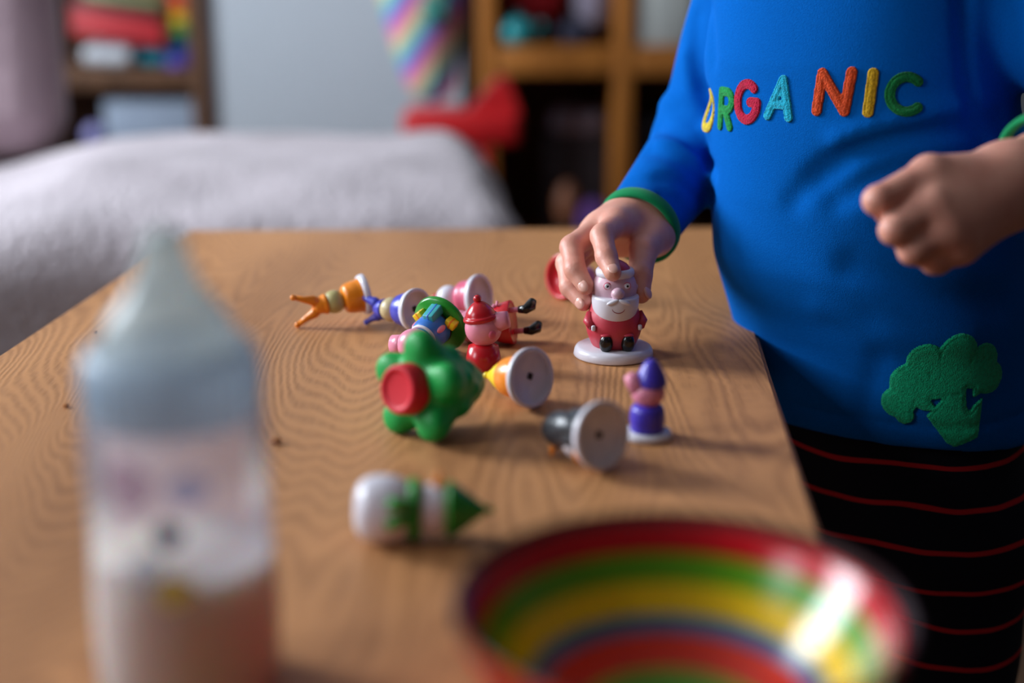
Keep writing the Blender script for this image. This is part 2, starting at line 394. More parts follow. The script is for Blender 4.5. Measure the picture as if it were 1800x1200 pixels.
# ------------------------------------------------------------------ shelves behind
def shelf(name, label, x0, x1, yf, dep, posts, boards, tp, tb_, m, ztop):
    e = empty(name, ((x0+x1)/2, yf+dep/2, 0)); tag(e, label, 'shelf unit'); cx = (x0+x1)/2
    for x in posts: rbox('upright', (tp, dep, ztop), m, e, 0.003, loc=(x-cx, 0, ztop/2))
    bl_ = sorted(posts)
    for z in boards:
        for a, b in zip(bl_, bl_[1:]):
            rbox('shelf_board', (b-a-tp, dep-0.004, tb_), m, e, 0.002, loc=((a+b)/2-cx, 0, z))
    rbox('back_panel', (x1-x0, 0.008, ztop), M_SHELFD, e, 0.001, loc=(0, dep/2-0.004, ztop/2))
    return e
DF = 2.36
pL = W(350, 141, DF); yS = pL.y
xr = pL.x; tpL = 30/FPX*DF
zbL = pL.z
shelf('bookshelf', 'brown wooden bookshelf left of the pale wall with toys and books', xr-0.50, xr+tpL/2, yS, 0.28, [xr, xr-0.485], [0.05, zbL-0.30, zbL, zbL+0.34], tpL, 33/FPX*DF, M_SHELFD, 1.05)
ztop = zbL + 33/FPX*DF/2
def item(name, label, cat, o, group=None): return tag(o, label, cat, group)
def XS(px, py=0): return (px-900)/FPX*DF
# red books stacked at a slant, white cloth, stacking toy
M_BKR = mat('red_cover', (190, 44, 52), 0.5, var=(40, 0.3, (150, 30, 40))); M_PAGE = mat('paper_pages', (210, 205, 190), 0.8, bump=(600, 0.3, 0.001))
M_BKD = mat('dark_cover', (44, 40, 46), 0.5, var=(40, 0.3, (30, 28, 30))); M_BKO = mat('olive_cover', (140, 138, 96), 0.5, var=(40, 0.3, (110, 108, 80)))
M_CLOTHW = mat('white_cloth', (198, 204, 212), 0.9, bump=(120, 0.6, 0.004)); M_TEALC = mat('teal_cloth', (20, 130, 150), 0.9, bump=(120, 0.6, 0.004))
def book(label, x, y, z, L, Wd, th, tilt, m, rz=0):
    e = empty('book', (x, y, z)); e.rotation_euler = (0, tilt, rz); tag(e, label, 'book', 'books on the left shelf')
    rbox('cover', (L, Wd, th), m, e, 0.002, loc=(0, 0, th/2)); rbox('page_block', (L-0.006, Wd-0.006, th*0.75), M_PAGE, e, 0.001, loc=(0.004, 0.0045, th/2))
    return e
yI = yS + 0.12
cl = puffy('folded_cloth', 0.092, 0.16, 0.035, M_CLOTHW, None, (XS(176), yI, ztop+0.0205), 0.006, 30, 0.003, 3); tag(cl, 'white folded cloth under the red books on the left shelf', 'cloth')
cl2 = puffy('folded_cloth', 0.07, 0.13, 0.03, M_TEALC, None, (XS(250)+0.016, yI, ztop+0.018), 0.004, 30, 0.003, 4); tag(cl2, 'small teal folded cloth beside the white cloth on the shelf', 'cloth')
book('thick red book lying aslant on the folded cloths', XS(203), yI, ztop+0.0475, 0.155, 0.19, 0.03, math.radians(8), M_BKR)
book('second red book lying on top of the thick red one', XS(200), yI, ztop+0.079, 0.150, 0.18, 0.014, math.radians(9), M_BKR)
book('dark book topping the pile of red books', XS(200), yI, ztop+0.094, 0.15, 0.18, 0.011, math.radians(9), M_BKD)
book('olive book at the very top of the shelf pile', XS(214), yI, ztop+0.106, 0.13, 0.17, 0.016, math.radians(7), M_BKO)
st = empty('stacking_toy', (XS(306), yS+0.07, ztop)); tag(st, 'rainbow stacking ring toy standing on the left bookshelf', 'toy')
cols = [(70, 50, 150), (26, 60, 160), (10, 110, 120), (70, 150, 50), (226, 190, 30), (236, 130, 20), (200, 40, 36)]
zz = 0
for i, c in enumerate(cols):
    rr = 0.031 - 0.0022*i; hh = 0.0175
    mm = plastic('ring_%d' % i, c)
    lathe('ring', [(0, zz), (rr-0.004, zz), (rr, zz+hh*0.3), (rr, zz+hh*0.7), (rr-0.004, zz+hh), (0, zz+hh)], mm, st, 28); zz += hh
ball('knob', (0, 0, zz+0.008), 0.01, plastic('ring_6', cols[-1]), st)
# lower compartment: boxes
zlo = zbL - 0.30 + 33/FPX*DF/2
M_BOXG = mat('grey_box_card', (150, 164, 184), 0.7, var=(30, 0.4, (128, 142, 164))); M_BOXB = mat('slate_blue_box', (88, 108, 142), 0.7, var=(30, 0.4, (70, 88, 124)))
b1 = empty('storage_box', (XS(255), yS+0.13, zlo)); tag(b1, 'pale grey storage box with blue base on the lower left shelf', 'box')
hB = (zbL - 33/FPX*DF/2) - zlo - 0.02
rbox('lower_tray', (0.155, 0.2, hB*0.62), M_BOXB, b1, 0.004, loc=(0, 0, hB*0.31)); rbox('lid', (0.162, 0.207, hB*0.38), M_BOXG, b1, 0.004, loc=(0, 0, hB*0.81))
lb = W(152, 243, DF+0.01)
lbo = empty('toy_bottle', (XS(150), yS+0.03, zlo)); tag(lbo, 'lilac knob-topped plastic bottle beside the grey storage box', 'bottle')
M_LIL = plastic('lilac_plastic', (150, 148, 205))
hh = lb.z - zlo
lathe('bottle_body', [(0, 0), (0.02, 0), (0.022, 0.01), (0.022, hh-0.03), (0.009, hh-0.016), (0.009, hh-0.008), (0, hh-0.008)], M_LIL, lbo, 24)
ball('cap', (0, 0, hh), 0.019, M_LIL, lbo)

# right shelf
DR = 2.36
pR = W(856, 107, DR); tpR = 40/FPX*DR; tbR = 50/FPX*DR; yR = pR.y; zR = pR.z
XSR = lambda px: (px-900)/FPX*DR
x2 = XSR(1098); x3 = x2 + (x2 - pR.x)
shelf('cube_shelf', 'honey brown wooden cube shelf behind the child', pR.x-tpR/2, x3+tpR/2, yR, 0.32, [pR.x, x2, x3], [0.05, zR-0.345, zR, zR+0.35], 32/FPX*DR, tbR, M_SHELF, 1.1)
zt2 = zR + tbR/2; zl2 = zR - 0.345 + tbR/2
M_REDC = mat('red_fabric', (176, 14, 30), 0.8, bump=(80, 0.6, 0.005)); M_NAVY = mat('navy_fabric', (34, 36, 56), 0.9, bump=(80, 0.6, 0.005))
M_GREYF = mat('grey_fabric', (120, 112, 128), 0.9, bump=(80, 0.6, 0.005)); M_PANEL = mat('light_grey_card', (176, 180, 178), 0.7, var=(20, 0.3, (160, 166, 164)))
M_BROWN = mat('brown_leather', (110, 62, 34), 0.6, bump=(120, 0.4, 0.003)); M_DARKB = mat('dark_card', (34, 32, 40), 0.7, var=(20, 0.4, (50, 46, 60)))
M_VIO = mat('violet_fabric', (86, 50, 120), 0.9, bump=(80, 0.6, 0.005)); M_TEALP = plastic('teal_toy', (30, 150, 158))
yK = yR + 0.1
def bag(name, label, cat, x, y, z, s, m, seed, rot=0):
    o = puffy(name, *s, m, None, (x, y, z + s[2]/2 + 0.006), 0.01, 26, 0.004, seed); o.rotation_euler = (0, rot, 0); tag(o, label, cat); return o
bag('soft_bag', 'crumpled red fabric bag on the upper right shelf', 'bag', XSR(940)+0.0, yK+0.02, zt2+0.025, (0.10, 0.12, 0.085), M_REDC, 5, 0.25)
tl = empty('toy_teapot', (XSR(910), yR+0.03, zt2)); tag(tl, 'round teal toy teapot in front of the red bag', 'toy')
lathe('pot_body', [(0, 0), (0.02, 0), (0.03, 0.012), (0.032, 0.022), (0.026, 0.036), (0.012, 0.044), (0, 0.045)], M_TEALP, tl, 28)
ball('lid_knob', (0, 0, 0.049), 0.006, M_TEALP, tl); tube('spout', [(0.026, 0, 0.016), (0.038, 0, 0.026), (0.042, 0, 0.038)], [0.008, 0.006, 0.005], M_TEALP, tl)
bag('soft_bag', 'grey fabric pouch to the right of the red bag', 'bag', XSR(1052), yK, zt2+0.012, (0.075, 0.1, 0.12), M_GREYF, 6)
bag('soft_bag', 'low navy pouch between the red bag and the grey pouch', 'bag', XSR(1012), yR+0.04, zt2, (0.05, 0.06, 0.025), M_NAVY, 7)
pa = empty('storage_box', (XSR(1165), yK, zt2)); tag(pa, 'light grey card box in the upper right cubby behind the sleeve', 'box')
rbox('box_body', (0.105, 0.18, 0.16), M_PANEL, pa, 0.004, loc=(0, 0, 0.08)); rbox('lid', (0.11, 0.186, 0.035), M_PANEL, pa, 0.004, loc=(0, 0, 0.175))
d1 = empty('storage_box', (XSR(1020), yK+0.08, zl2)); tag(d1, 'dark card box filling the lower cubby of the honey shelf', 'box')
rbox('box_body', (0.115, 0.14, 0.15), M_DARKB, d1, 0.004, loc=(0, 0, 0.075)); rbox('lid', (0.12, 0.145, 0.03), M_DARKB, d1, 0.004, loc=(0, 0, 0.165))
bag('soft_bag', 'grey-mauve folded fabric lying on the dark card box', 'cloth', XSR(1022), yK+0.06, zl2+0.182, (0.10, 0.10, 0.035), M_GREYF, 8)
bag('soft_bag', 'small brown leather pouch in the lower cubby', 'bag', XSR(1002), yR+0.05, zl2+0.03, (0.045, 0.05, 0.07), M_BROWN, 9)
bag('soft_bag', 'violet fabric pouch beside the brown leather pouch', 'bag', XSR(1052), yR+0.05, zl2+0.015, (0.06, 0.05, 0.05), M_VIO, 10)
tr = empty('paper_tray', (XSR(1035), yR+0.035, zl2)); tag(tr, 'low pale tray of paper at the bottom of the lower cubby', 'tray')
rbox('tray', (0.12, 0.06, 0.012), M_PANEL, tr, 0.003, loc=(0, 0, 0.006)); rbox('paper_stack', (0.11, 0.055, 0.006), M_PAGE, tr, 0.001, loc=(0, 0, 0.015))
d2 = empty('storage_box', (XSR(1175), yK+0.04, zl2)); tag(d2, 'dark card box in the lower cubby behind the sleeve', 'box')
rbox('box_body', (0.10, 0.2, 0.19), M_DARKB, d2, 0.004, loc=(0, 0, 0.095)); rbox('lid', (0.104, 0.206, 0.03), M_DARKB, d2, 0.004, loc=(0, 0, 0.205))

# red toy seat + rainbow balloon behind the sofa
D3 = 2.08
ra = W(705, 198, D3); rb_ = W(915, 198, D3)
sx0, sx1 = ra.x, rb_.x; zr = ra.z
rs = empty('toy_chair', ((sx0+sx1)/2, ra.y+0.06, 0)); tag(rs, 'red plastic toy chair with raised back behind the sofa', 'toy chair')
M_REDT = plastic('red_toy_plastic', (196, 20, 26), 0.4)
rbox('seat_block', (sx1-sx0, 0.12, 0.05), M_REDT, rs, 0.012, 3, loc=(0, 0, zr-0.025))
for sx in (-1, 1):
    for sy in (-1, 1): rbox('leg', (0.022, 0.022, zr-0.05), M_REDT, rs, 0.004, loc=(-0.02+sx*((sx1-sx0)/2-0.035), sy*0.04, (zr-0.05)/2))
pts = [(0.005, zr), (0.055, zr+0.052), (0.068, zr+0.050), ((sx1-sx0)/2, zr)]
v = []; f = []
for y in (-0.05, 0.05):
    for (x, z) in pts: v.append((x, y, z-0.004))
f = [(0, 1, 2, 3)[::-1], (4, 5, 6, 7)] + [(i, (i+1) % 4, 4+(i+1) % 4, 4+i) for i in range(4)]
link_mesh('raised_back', v, f, M_REDT, rs, False)
# balloon
def stripe_mat():
    m = bpy.data.materials.new('pastel_rainbow_foil'); m.use_nodes = True; nt = m.node_tree; N = nt.nodes; L = nt.links; b = N['Principled BSDF']
    b.inputs['Roughness'].default_value = 0.35
    tc = N.new('ShaderNodeTexCoord'); sep = N.new('ShaderNodeSeparateXYZ'); L.new(tc.outputs['Object'], sep.inputs[0])
    a = N.new('ShaderNodeMath'); a.operation = 'MULTIPLY_ADD'; a.inputs[1].default_value = -0.75; L.new(sep.outputs['Z'], a.inputs[0]); L.new(sep.outputs['X'], a.inputs[2])
    s = N.new('ShaderNodeMath'); s.operation = 'MULTIPLY'; s.inputs[1].default_value = 13.5; L.new(a.outputs[0], s.inputs[0])
    fr = N.new('ShaderNodeMath'); fr.operation = 'FRACT'; L.new(s.outputs[0], fr.inputs[0])
    cr = N.new('ShaderNodeValToRGB'); e = cr.color_ramp.elements
    cs = [(0.0, (190, 110, 190)), (0.2, (226, 120, 150)), (0.38, (230, 196, 150)), (0.55, (150, 200, 150)), (0.72, (90, 180, 210)), (0.88, (90, 110, 200)), (1.0, (190, 110, 190))]
    e[0].position = 0; e[0].color = lin(cs[0][1]); e[1].position = 1; e[1].color = lin(cs[-1][1])
    for p, c in cs[1:-1]: x = e.new(p); x.color = lin(c)
    L.new(fr.outputs[0], cr.inputs[0]); L.new(cr.outputs[0], b.inputs['Base Color'])
    return m
bc = W(752, 70, D3)
bn = empty('foil_balloon', (bc.x, ra.y+0.05, zr-0.002)); tag(bn, 'pastel rainbow striped foil balloon standing on the red toy chair', 'balloon')
MB_ = stripe_mat()
hz = 0.24
def bf(P):
    x, y, z = P[..., 0], P[..., 1], P[..., 2]
    w = np.interp(z, [0, 0.03, 0.1, 0.18, 0.24], [0.026, 0.036, 0.052, 0.066, 0.066]); cx = np.interp(z, [0, 0.2], [0.006, -0.012])
    d = (np.sqrt(((x-cx)/w)**2 + (y/(w*0.62))**2) - 1)*w*0.62
    return smax(d, np.abs(z - hz/2) - hz/2, 0.05)
ob = sdf_obj('balloon_body', bf, (-0.09, -0.06, -0.02), (0.08, 0.06, 0.27), 0.005, MB_, bn)
ro = empty('ribbon_pompom', (0, 0, 0)); pc = W(772, 14, D3-0.03)
ro.location = pc; tag(ro, 'teal ribbon pompom hanging against the rainbow balloon', 'pompom')
M_POM = mat('teal_ribbon', (50, 150, 140), 0.7, sheen=0.3, bump=(90, 0.8, 0.006))
for i in range(22):
    a = rng.normal(size=3); a /= np.linalg.norm(a)
    q = Vector(a).to_track_quat('Z', 'Y').to_matrix()
    ball('ribbon_loop', Vector(a)*0.014, (0.007, 0.004, 0.015), M_POM, ro, q, 10, 6)
tube('hanging_string', [(0, 0, 0.01), (0.004, 0.005, 0.4), (0, 0, ZH - pc.z)], 0.0008, M_POM, ro, 6)

# ------------------------------------------------------------------ the child
PHI = math.radians(40)
FW = np.array([-math.sin(PHI), -math.cos(PHI)]); LW = np.array([math.cos(PHI), -math.sin(PHI)])
TZ = [0.30, 0.36, 0.40, 0.45, 0.49, 0.53, 0.57, 0.60, 0.64, 0.68, 0.72]
TCX = [0.222, 0.222, 0.219, 0.213, 0.203, 0.198, 0.194, 0.1885, 0.188, 0.19, 0.19]
TCY = [0.80, 0.80, 0.797, 0.795, 0.792, 0.79, 0.79, 0.792, 0.796, 0.80, 0.80]
TA = [0.086, 0.087, 0.086, 0.085, 0.086, 0.086, 0.085, 0.084, 0.080, 0.062, 0.03]
TF = [0.068, 0.070, 0.072, 0.075, 0.080, 0.080, 0.077, 0.073, 0.066, 0.052, 0.03]
TBk = [0.07, 0.07, 0.068, 0.066, 0.064, 0.063, 0.062, 0.062, 0.06, 0.05, 0.03]
def torso(P, off=0.0):
    z = P[..., 2]; g = lambda a: np.interp(z, TZ, a)
    x = P[..., 0] - g(TCX); y = P[..., 1] - g(TCY)
    u = x*LW[0] + y*LW[1]; v = x*FW[0] + y*FW[1]
    a = g(TA) + off; b = np.where(v > 0, g(TF), g(TBk)) + off
    r = (np.abs(u/a)**2.25 + np.abs(v/b)**2.25)**(1/2.25)
    return (r - 1)*np.minimum(a, b)*0.95
def C3(z, l=0.0, f=0.0):
    return Vector((np.interp(z, TZ, TCX) + LW[0]*l + FW[0]*f, np.interp(z, TZ, TCY) + LW[1]*l + FW[1]*f, z))
# right arm (on the picture's left), left arm
SH_R = W(1338, -70, 0.845); EL_R = W(1236, 240, 0.865); WR_R = W(1124, 397, 0.795)
SH_L = C3(0.642, 0.088, -0.028); EL_L = W(1985, 205, 0.675); WR_L = W(1790, 312, 0.628)
FD_R = (WR_R - EL_R).normalized(); FD_L = (WR_L - EL_L).normalized()
CUF_R = WR_R - FD_R*0.001; CUF_L = W(1842, 288, 0.64)
RC_R, RC_L = 0.0212, 0.0225
HEM = 0.397
folds = []
def shirt_base(P):
    t = smin(torso(P), rcone(P, SH_R, SH_L, 0.036, 0.036), 0.03)
    armR = smin(rcone(P, SH_R, EL_R, 0.0345, 0.0275), rcone(P, EL_R, CUF_R, 0.0275, RC_R), 0.012)
    armL = smin(rcone(P, SH_L, EL_L, 0.0345, 0.029), rcone(P, EL_L, CUF_L, 0.029, RC_L), 0.012)
    return t, armR, armL
def on_cloth(px, py, d):
    o = np.array((0, 0, ZC)); v = np.array((W(px, py, 1.0) - Vector((0, 0, ZC))).normalized()); t = 0.5
    for _ in range(60):
        q = float(np.min(np.array(shirt_base((o + v*t)[None, :])))); t += q*0.8
        if q < 2e-4: return Vector(o + v*t)
        if t > 1.2: break
    return W(px, py, d)
def fold(px, s, amp, d=0.70):
    px = [p for p in spline(px, 4)]
    pts = [on_cloth(p[0], p[1], d) for p in px]
    for a, b in zip(pts, pts[1:]): folds.append((a, b, s, amp))
fold([(1440, 315), (1500, 268), (1600, 238), (1760, 212)], 0.0068, 0.0052)
fold([(1470, 350), (1560, 305), (1660, 285), (1780, 262)], 0.0064, 0.0040)
fold([(1395, 355), (1425, 318), (1470, 288)], 0.0062, 0.0026)
fold([(1475, 250), (1560, 222), (1690, 195)], 0.0061, -0.0030)
fold([(1500, 470), (1610, 512), (1760, 535)], 0.0092, 0.0030)
fold([(1440, 545), (1560, 590), (1700, 600)], 0.0081, -0.0014)
fold([(1545, 630), (1522, 720), (1530, 800)], 0.0063, 0.0018)
fold([(1692, -20), (1696, 90), (1712, 190), (1735, 255)], 0.0042, 0.0045)
fold([(1310, 545), (1420, 575), (1520, 570)], 0.0101, 0.0014)
fold([(1600, 790), (1700, 800), (1790, 795)], 0.0060, 0.0012)
fold([(1152, 222), (1185, 228), (1230, 262), (1252, 300)], 0.0046, 0.0052, 0.84)
fold([(1165, 180), (1205, 180), (1245, 225)], 0.0059, -0.0030, 0.84)
fold([(1140, 262), (1185, 275), (1225, 305), (1250, 345)], 0.0044, 0.0036, 0.83)
fold([(1160, 248), (1205, 256), (1245, 300)], 0.0043, -0.0024, 0.83)
fold([(1165, 310), (1205, 322), (1245, 362)], 0.0047, 0.0030, 0.81)
fold([(1222, 30), (1226, 110), (1246, 185)], 0.0058, 0.0036, 0.82)
fold([(1205, 100), (1213, 150), (1232, 200)], 0.0057, -0.0022, 0.82)
fold([(1108, 318), (1150, 318), (1192, 352)], 0.0049, 0.0016, 0.80)
fold([(1246, 10), (1248, 60), (1249, 105)], 0.0048, 0.0035, 0.80)
def shirt_sdf(P):
    t, armR, armL = shirt_base(P)
    cr = (P - np.array(CUF_R))@np.array(FD_R)
    armR = np.maximum(armR, cr)
    armR = np.maximum(armR, -np.maximum(rcone(P, CUF_R - FD_R*0.02, CUF_R + FD_R*0.03, RC_R-0.0045, RC_R-0.0045), -cr-0.006))
    cl_ = (P - np.array(CUF_L))@np.array(FD_L)
    armL = np.maximum(armL, cl_)
    d = smin(t, armR, 0.008); d = smin(d, armL, 0.014)
    near = np.abs(d) < 0.012
    if near.any():
        Q = P[near]; acc = {}; add = np.zeros(len(Q))
        for a, b, s, amp in folds:
            q = segd(Q, a, b); acc[(s, amp)] = np.minimum(acc[(s, amp)], q) if (s, amp) in acc else q
        for (s, amp), q in acc.items(): add += amp*np.exp(-(q/s)**2)
        d = d.copy(); d[near] += add
    x, y, z = P[..., 0], P[..., 1], P[..., 2]
    d = d + 0.0008*np.sin(x*40 + z*33 + 2)*np.sin(z*52 - y*37)
    d = d + 0.0011*np.exp(-((z - HEM - 0.017)/0.0016)**2)
    d = smax(d, HEM + 0.003*np.sin(x*30+y*20) - z, 0.003)
    return np.maximum(d, z - 0.705)
V, F = nets(shirt_sdf, (0.055, 0.58, HEM-0.012), (0.40, 0.93, 0.71), 0.0026)
child = empty('person', (0.222, 0.80, 0)); tag(child, 'toddler in blue long-sleeved top and red-striped navy trousers holding the bearded figurine', 'person')
inv = Vector((-0.222, -0.80, 0))
def cm(name, V, F, m, parent=None):
    return link_mesh(name, np.array(V) + np.array(inv), F, m, parent or child)
shirt = cm('shirt', V, F, M_SHIRT)
BV = BVHTree.FromPolygons([Vector(v) for v in V], [tuple(map(int, f)) for f in F])

# cuffs
def cuff(c, n, r, hw, th, shift=0.0):
    n = Vector(n).normalized(); a = n.orthogonal().normalized(); b = n.cross(a); v = []; f = []; N1, N2 = 56, 12
    for i in range(N1):
        t = 2*math.pi*i/N1; e = a*math.cos(t) + b*math.sin(t)
        for k in range(N2):
            s = 2*math.pi*k/N2
            v.append(Vector(c) + e*(r + th*math.sin(s)) + n*(hw*math.cos(s)*abs(math.cos(s))**-0.3 if abs(math.cos(s)) > 1e-3 else 0))
    for i in range(N1):
        for k in range(N2):
            f.append((i*N2+k, i*N2+(k+1) % N2, ((i+1) % N1)*N2+(k+1) % N2, ((i+1) % N1)*N2+k))
    return v, f
for c, n, r in ((CUF_R, FD_R, RC_R+0.0006), (CUF_L, FD_L, RC_L+0.0002)):
    v, f = cuff(c + n*0.001, n, r, 0.0042, 0.0021); o = cm('cuff', v, f, M_CUFF, shirt); o['label'] = 'green ribbed cuff'

# appliqué letters and broccoli
def hit(px, py):
    o = Vector((0, 0, ZC)); d = (W(px, py, 1.0) - o).normalized()
    p, n, i, t = BV.ray_cast(o, d); return p, n
def smooth_n(p, n):
    # average normal over a neighbourhood
    acc = Vector(n); a = Vector((0, 0, 1)).cross(n).normalized(); b = n.cross(a)
    for (i, j) in ((1, 0), (-1, 0), (0, 1), (0, -1)):
        h = BV.ray_cast(p + n*0.03 + (a*i + b*j)*0.006, -n)
        if h[0] is not None: acc += h[1]
    return acc.normalized()
def applique(name, sdf, box, frame, step, m, parent, thick=0.0011, rim=0.0011, label=None):
    p0, T_, U_, N_ = frame
    xs = np.arange(box[0], box[2]+step, step); ys = np.arange(box[1], box[3]+step, step)
    X, Y = np.meshgrid(xs, ys, indexing='ij'); P = np.stack([X, Y], -1); S = sdf(P)
    e = step*0.25
    gx = (sdf(P + np.array([e, 0])) - sdf(P - np.array([e, 0])))/(2*e); gy = (sdf(P + np.array([0, e])) - sdf(P - np.array([0, e])))/(2*e)
    gl = np.sqrt(gx*gx + gy*gy) + 1e-6
    keep = S < step*0.62
    cells = keep[:-1, :-1] & keep[1:, :-1] & keep[:-1, 1:] & keep[1:, 1:]
    near = S > -step*0.38
    P2 = P.copy(); P2[..., 0] = np.where(near, P[..., 0] - S*gx/gl, P[..., 0]); P2[..., 1] = np.where(near, P[..., 1] - S*gy/gl, P[..., 1])
    Sn = np.where(near, 0, S)
    idm = {}; v = []; f = []
    def vid(i, j):
        if (i, j) not in idm:
            q = p0 + T_*P2[i, j, 0] + U_*P2[i, j, 1]
            h = BV.ray_cast(q + N_*0.016, -N_)
            pt, nn = (h[0], h[1]) if h[0] is not None else (BV.find_nearest(q)[0], N_)
            dd = -Sn[i, j]
            hgt = -0.0006 if dd <= 1e-6 else thick*min(1, 0.55 + dd/rim*0.45) - 0.0006*math.exp(-((dd - rim*1.5)/(rim*0.35))**2)
            idm[(i, j)] = len(v); v.append(pt + N_*hgt)
        return idm[(i, j)]
    for i, j in np.argwhere(cells): f.append((vid(i, j), vid(i+1, j), vid(i+1, j+1), vid(i, j+1)))
    o = cm(name, v, f, m, parent)
    if label: o['label'] = label
    return o
def poly_strokes(strokes, hw):
    segs = []
    for s in strokes:
        for a, b in zip(s, s[1:]): segs.append((np.array(a, float), np.array(b, float)))
    def fn(P):
        d = None
        for a, b in segs:
            q = segd(P, a, b); d = q if d is None else np.minimum(d, q)
        return d - hw
    return fn
def arc(cx, cy, rx, ry, a0, a1, n=18):
    return [(cx + rx*math.cos(math.radians(a0 + (a1-a0)*i/n)), cy + ry*math.sin(math.radians(a0 + (a1-a0)*i/n))) for i in range(n+1)]
H = 0.5
LET = {
 'O': ([arc(0, 0, 0.30, 0.40, 0, 360, 28)], 0.1),
 'R': ([[(-0.22, -0.4), (-0.18, 0.4)], [(-0.18, 0.4)] + arc(0.02, 0.19, 0.22, 0.21, 88, -90, 12) + [(-0.2, -0.02)], [(0.0, -0.03), (0.2, -0.38)]], 0.1),
 'G': ([arc(0, 0, 0.30, 0.39, 52, 335, 24) + [(0.29, 0.0), (0.1, 0.0)]], 0.105),
 'A': ([[(-0.29, -0.4), (0.06, 0.39), (0.25, -0.4)], [(-0.15, -0.14), (0.2, -0.14)]], 0.1),
 'N': ([[(-0.30, -0.4), (-0.24, 0.36), (0.26, -0.38), (0.33, 0.41)]], 0.105),
 'I': ([[(-0.02, -0.4), (0.03, 0.4)]], 0.11),
 'C': ([arc(0.02, 0, 0.33, 0.38, 48, 312, 24)], 0.11)}
for ch, px, py, ht, wsc, mk, shift, tilt in (
    ('O', 1267, 201, 0.0240, 1.0, 'yellow', -0.0190, 0), ('R', 1276, 192, 0.0235, 1.0, 'green', 0, 0), ('G', 1314, 179, 0.0238, 1.0, 'crimson', 0, 0),
    ('A', 1371, 172, 0.0238, 1.0, 'cyan', 0, 0), ('N', 1464, 161, 0.0245, 1.05, 'orange', 0, 0), ('I', 1530, 163, 0.0238, 1.0, 'mustard', 0, 0), ('C', 1592, 166, 0.0225, 1.1, 'dgreen', 0, 0)):
    p, n = hit(px, py)
    if ch != 'O': n = smooth_n(p, n)
    T_ = Vector((0, 0, 1)).cross(n).normalized(); U_ = n.cross(T_)
    st_, hw = LET[ch]
    hw *= 1.14; st2 = [[(x*ht*wsc, y*ht) for x, y in s] for s in st_]
    applique('letter', poly_strokes(st2, hw*ht), (-0.02, -0.02, 0.02, 0.02), (p + T_*shift, T_, U_, n), 0.00055, M_FELT[mk], shirt, 0.0012, 0.0009, 'embroidered %s letter %s' % (mk, ch))
bz = 1.876
circ = [(538, 282, 56), (570, 215, 70), (602, 135, 60), (705, 112, 70), (800, 145, 60), (832, 205, 56), (690, 185, 80), (560, 328, 30), (625, 245, 62), (760, 200, 70)]
stem = [(680, 235), (752, 235), (776, 292), (818, 262), (812, 400), (730, 432), (700, 415), (622, 322), (662, 272)]
holeA = [(636, 268), (666, 266), (650, 288)]; holeB = [(752, 234), (770, 236), (780, 290), (768, 306), (759, 290)]
def polysd(pts):
    pts = [np.array(p, float) for p in pts]
    def fn(P):
        d = None; ins = np.zeros(P.shape[:-1], bool)
        for a, b in zip(pts, pts[1:] + pts[:1]):
            q = segd(P, a, b); d = q if d is None else np.minimum(d, q)
            c = (a[1] > P[..., 1]) != (b[1] > P[..., 1])
            xx = (b[0]-a[0])*(P[..., 1]-a[1])/(b[1]-a[1] + 1e-12) + a[0]
            ins ^= c & (P[..., 0] < xx)
        return np.where(ins, -d, d)
    return fn
ps, pA, pB = polysd(stem), polysd(holeA), polysd(holeB)
p, n = hit(1300 + 690/bz, 560 + 235/bz); n = smooth_n(p, n)
dB = (p - Vector((0, 0, ZC))).dot(Vector((0, cp, -sp))); T_ = Vector((0, 0, 1)).cross(n).normalized(); U_ = n.cross(T_)
kx = FPX/dB*bz*max(0.55, abs(T_.x)); ky = FPX/dB*bz*abs(U_.dot(Vector((0, sp, cp))))
def broc(P):
    Q = np.stack([690 + P[..., 0]*kx, 235 - P[..., 1]*ky], -1)
    d = None
    for x, y, r in circ:
        q = np.sqrt((Q[..., 0]-x)**2 + (Q[..., 1]-y)**2) - r; d = q if d is None else np.minimum(d, q)
    d = np.minimum(d, ps(Q)); d = np.maximum(d, -pA(Q)); d = np.maximum(d, -pB(Q))
    return d/kx
applique('broccoli_patch', broc, (-0.05, -0.05, 0.05, 0.05), (p, T_, U_, n), 0.0009, M_BROC, shirt, 0.0013, 0.0013, 'green felt broccoli patch')

# trousers
M_TROU = bpy.data.materials.new('striped_trousers'); M_TROU.use_nodes = True
nt = M_TROU.node_tree; N = nt.nodes; L = nt.links; b = N['Principled BSDF']; b.inputs['Roughness'].default_value = 0.9; b.inputs['Specular IOR Level'].default_value = 0.15
tc = N.new('ShaderNodeTexCoord'); sep = N.new('ShaderNodeSeparateXYZ'); L.new(tc.outputs['Object'], sep.inputs[0])
nz = N.new('ShaderNodeTexNoise'); nz.inputs['Scale'].default_value = 14; L.new(tc.outputs['Object'], nz.inputs['Vector'])
a = N.new('ShaderNodeMath'); a.operation = 'MULTIPLY_ADD'; a.inputs[1].default_value = 0.012; L.new(nz.outputs['Fac'], a.inputs[0]); L.new(sep.outputs['Z'], a.inputs[2])
s = N.new('ShaderNodeMath'); s.operation = 'MULTIPLY'; s.inputs[1].default_value = 1/0.0245; L.new(a.outputs[0], s.inputs[0])
fr = N.new('ShaderNodeMath'); fr.operation = 'FRACT'; L.new(s.outputs[0], fr.inputs[0])
lt = N.new('ShaderNodeMath'); lt.operation = 'LESS_THAN'; lt.inputs[1].default_value = 0.12; L.new(fr.outputs[0], lt.inputs[0])
mx = N.new('ShaderNodeMix'); mx.data_type = 'RGBA'; mx.inputs[6].default_value = lin((20, 22, 34)); mx.inputs[7].default_value = lin((190, 30, 40))
L.new(lt.outputs[0], mx.inputs[0]); L.new(mx.outputs[2], b.inputs['Base Color'])
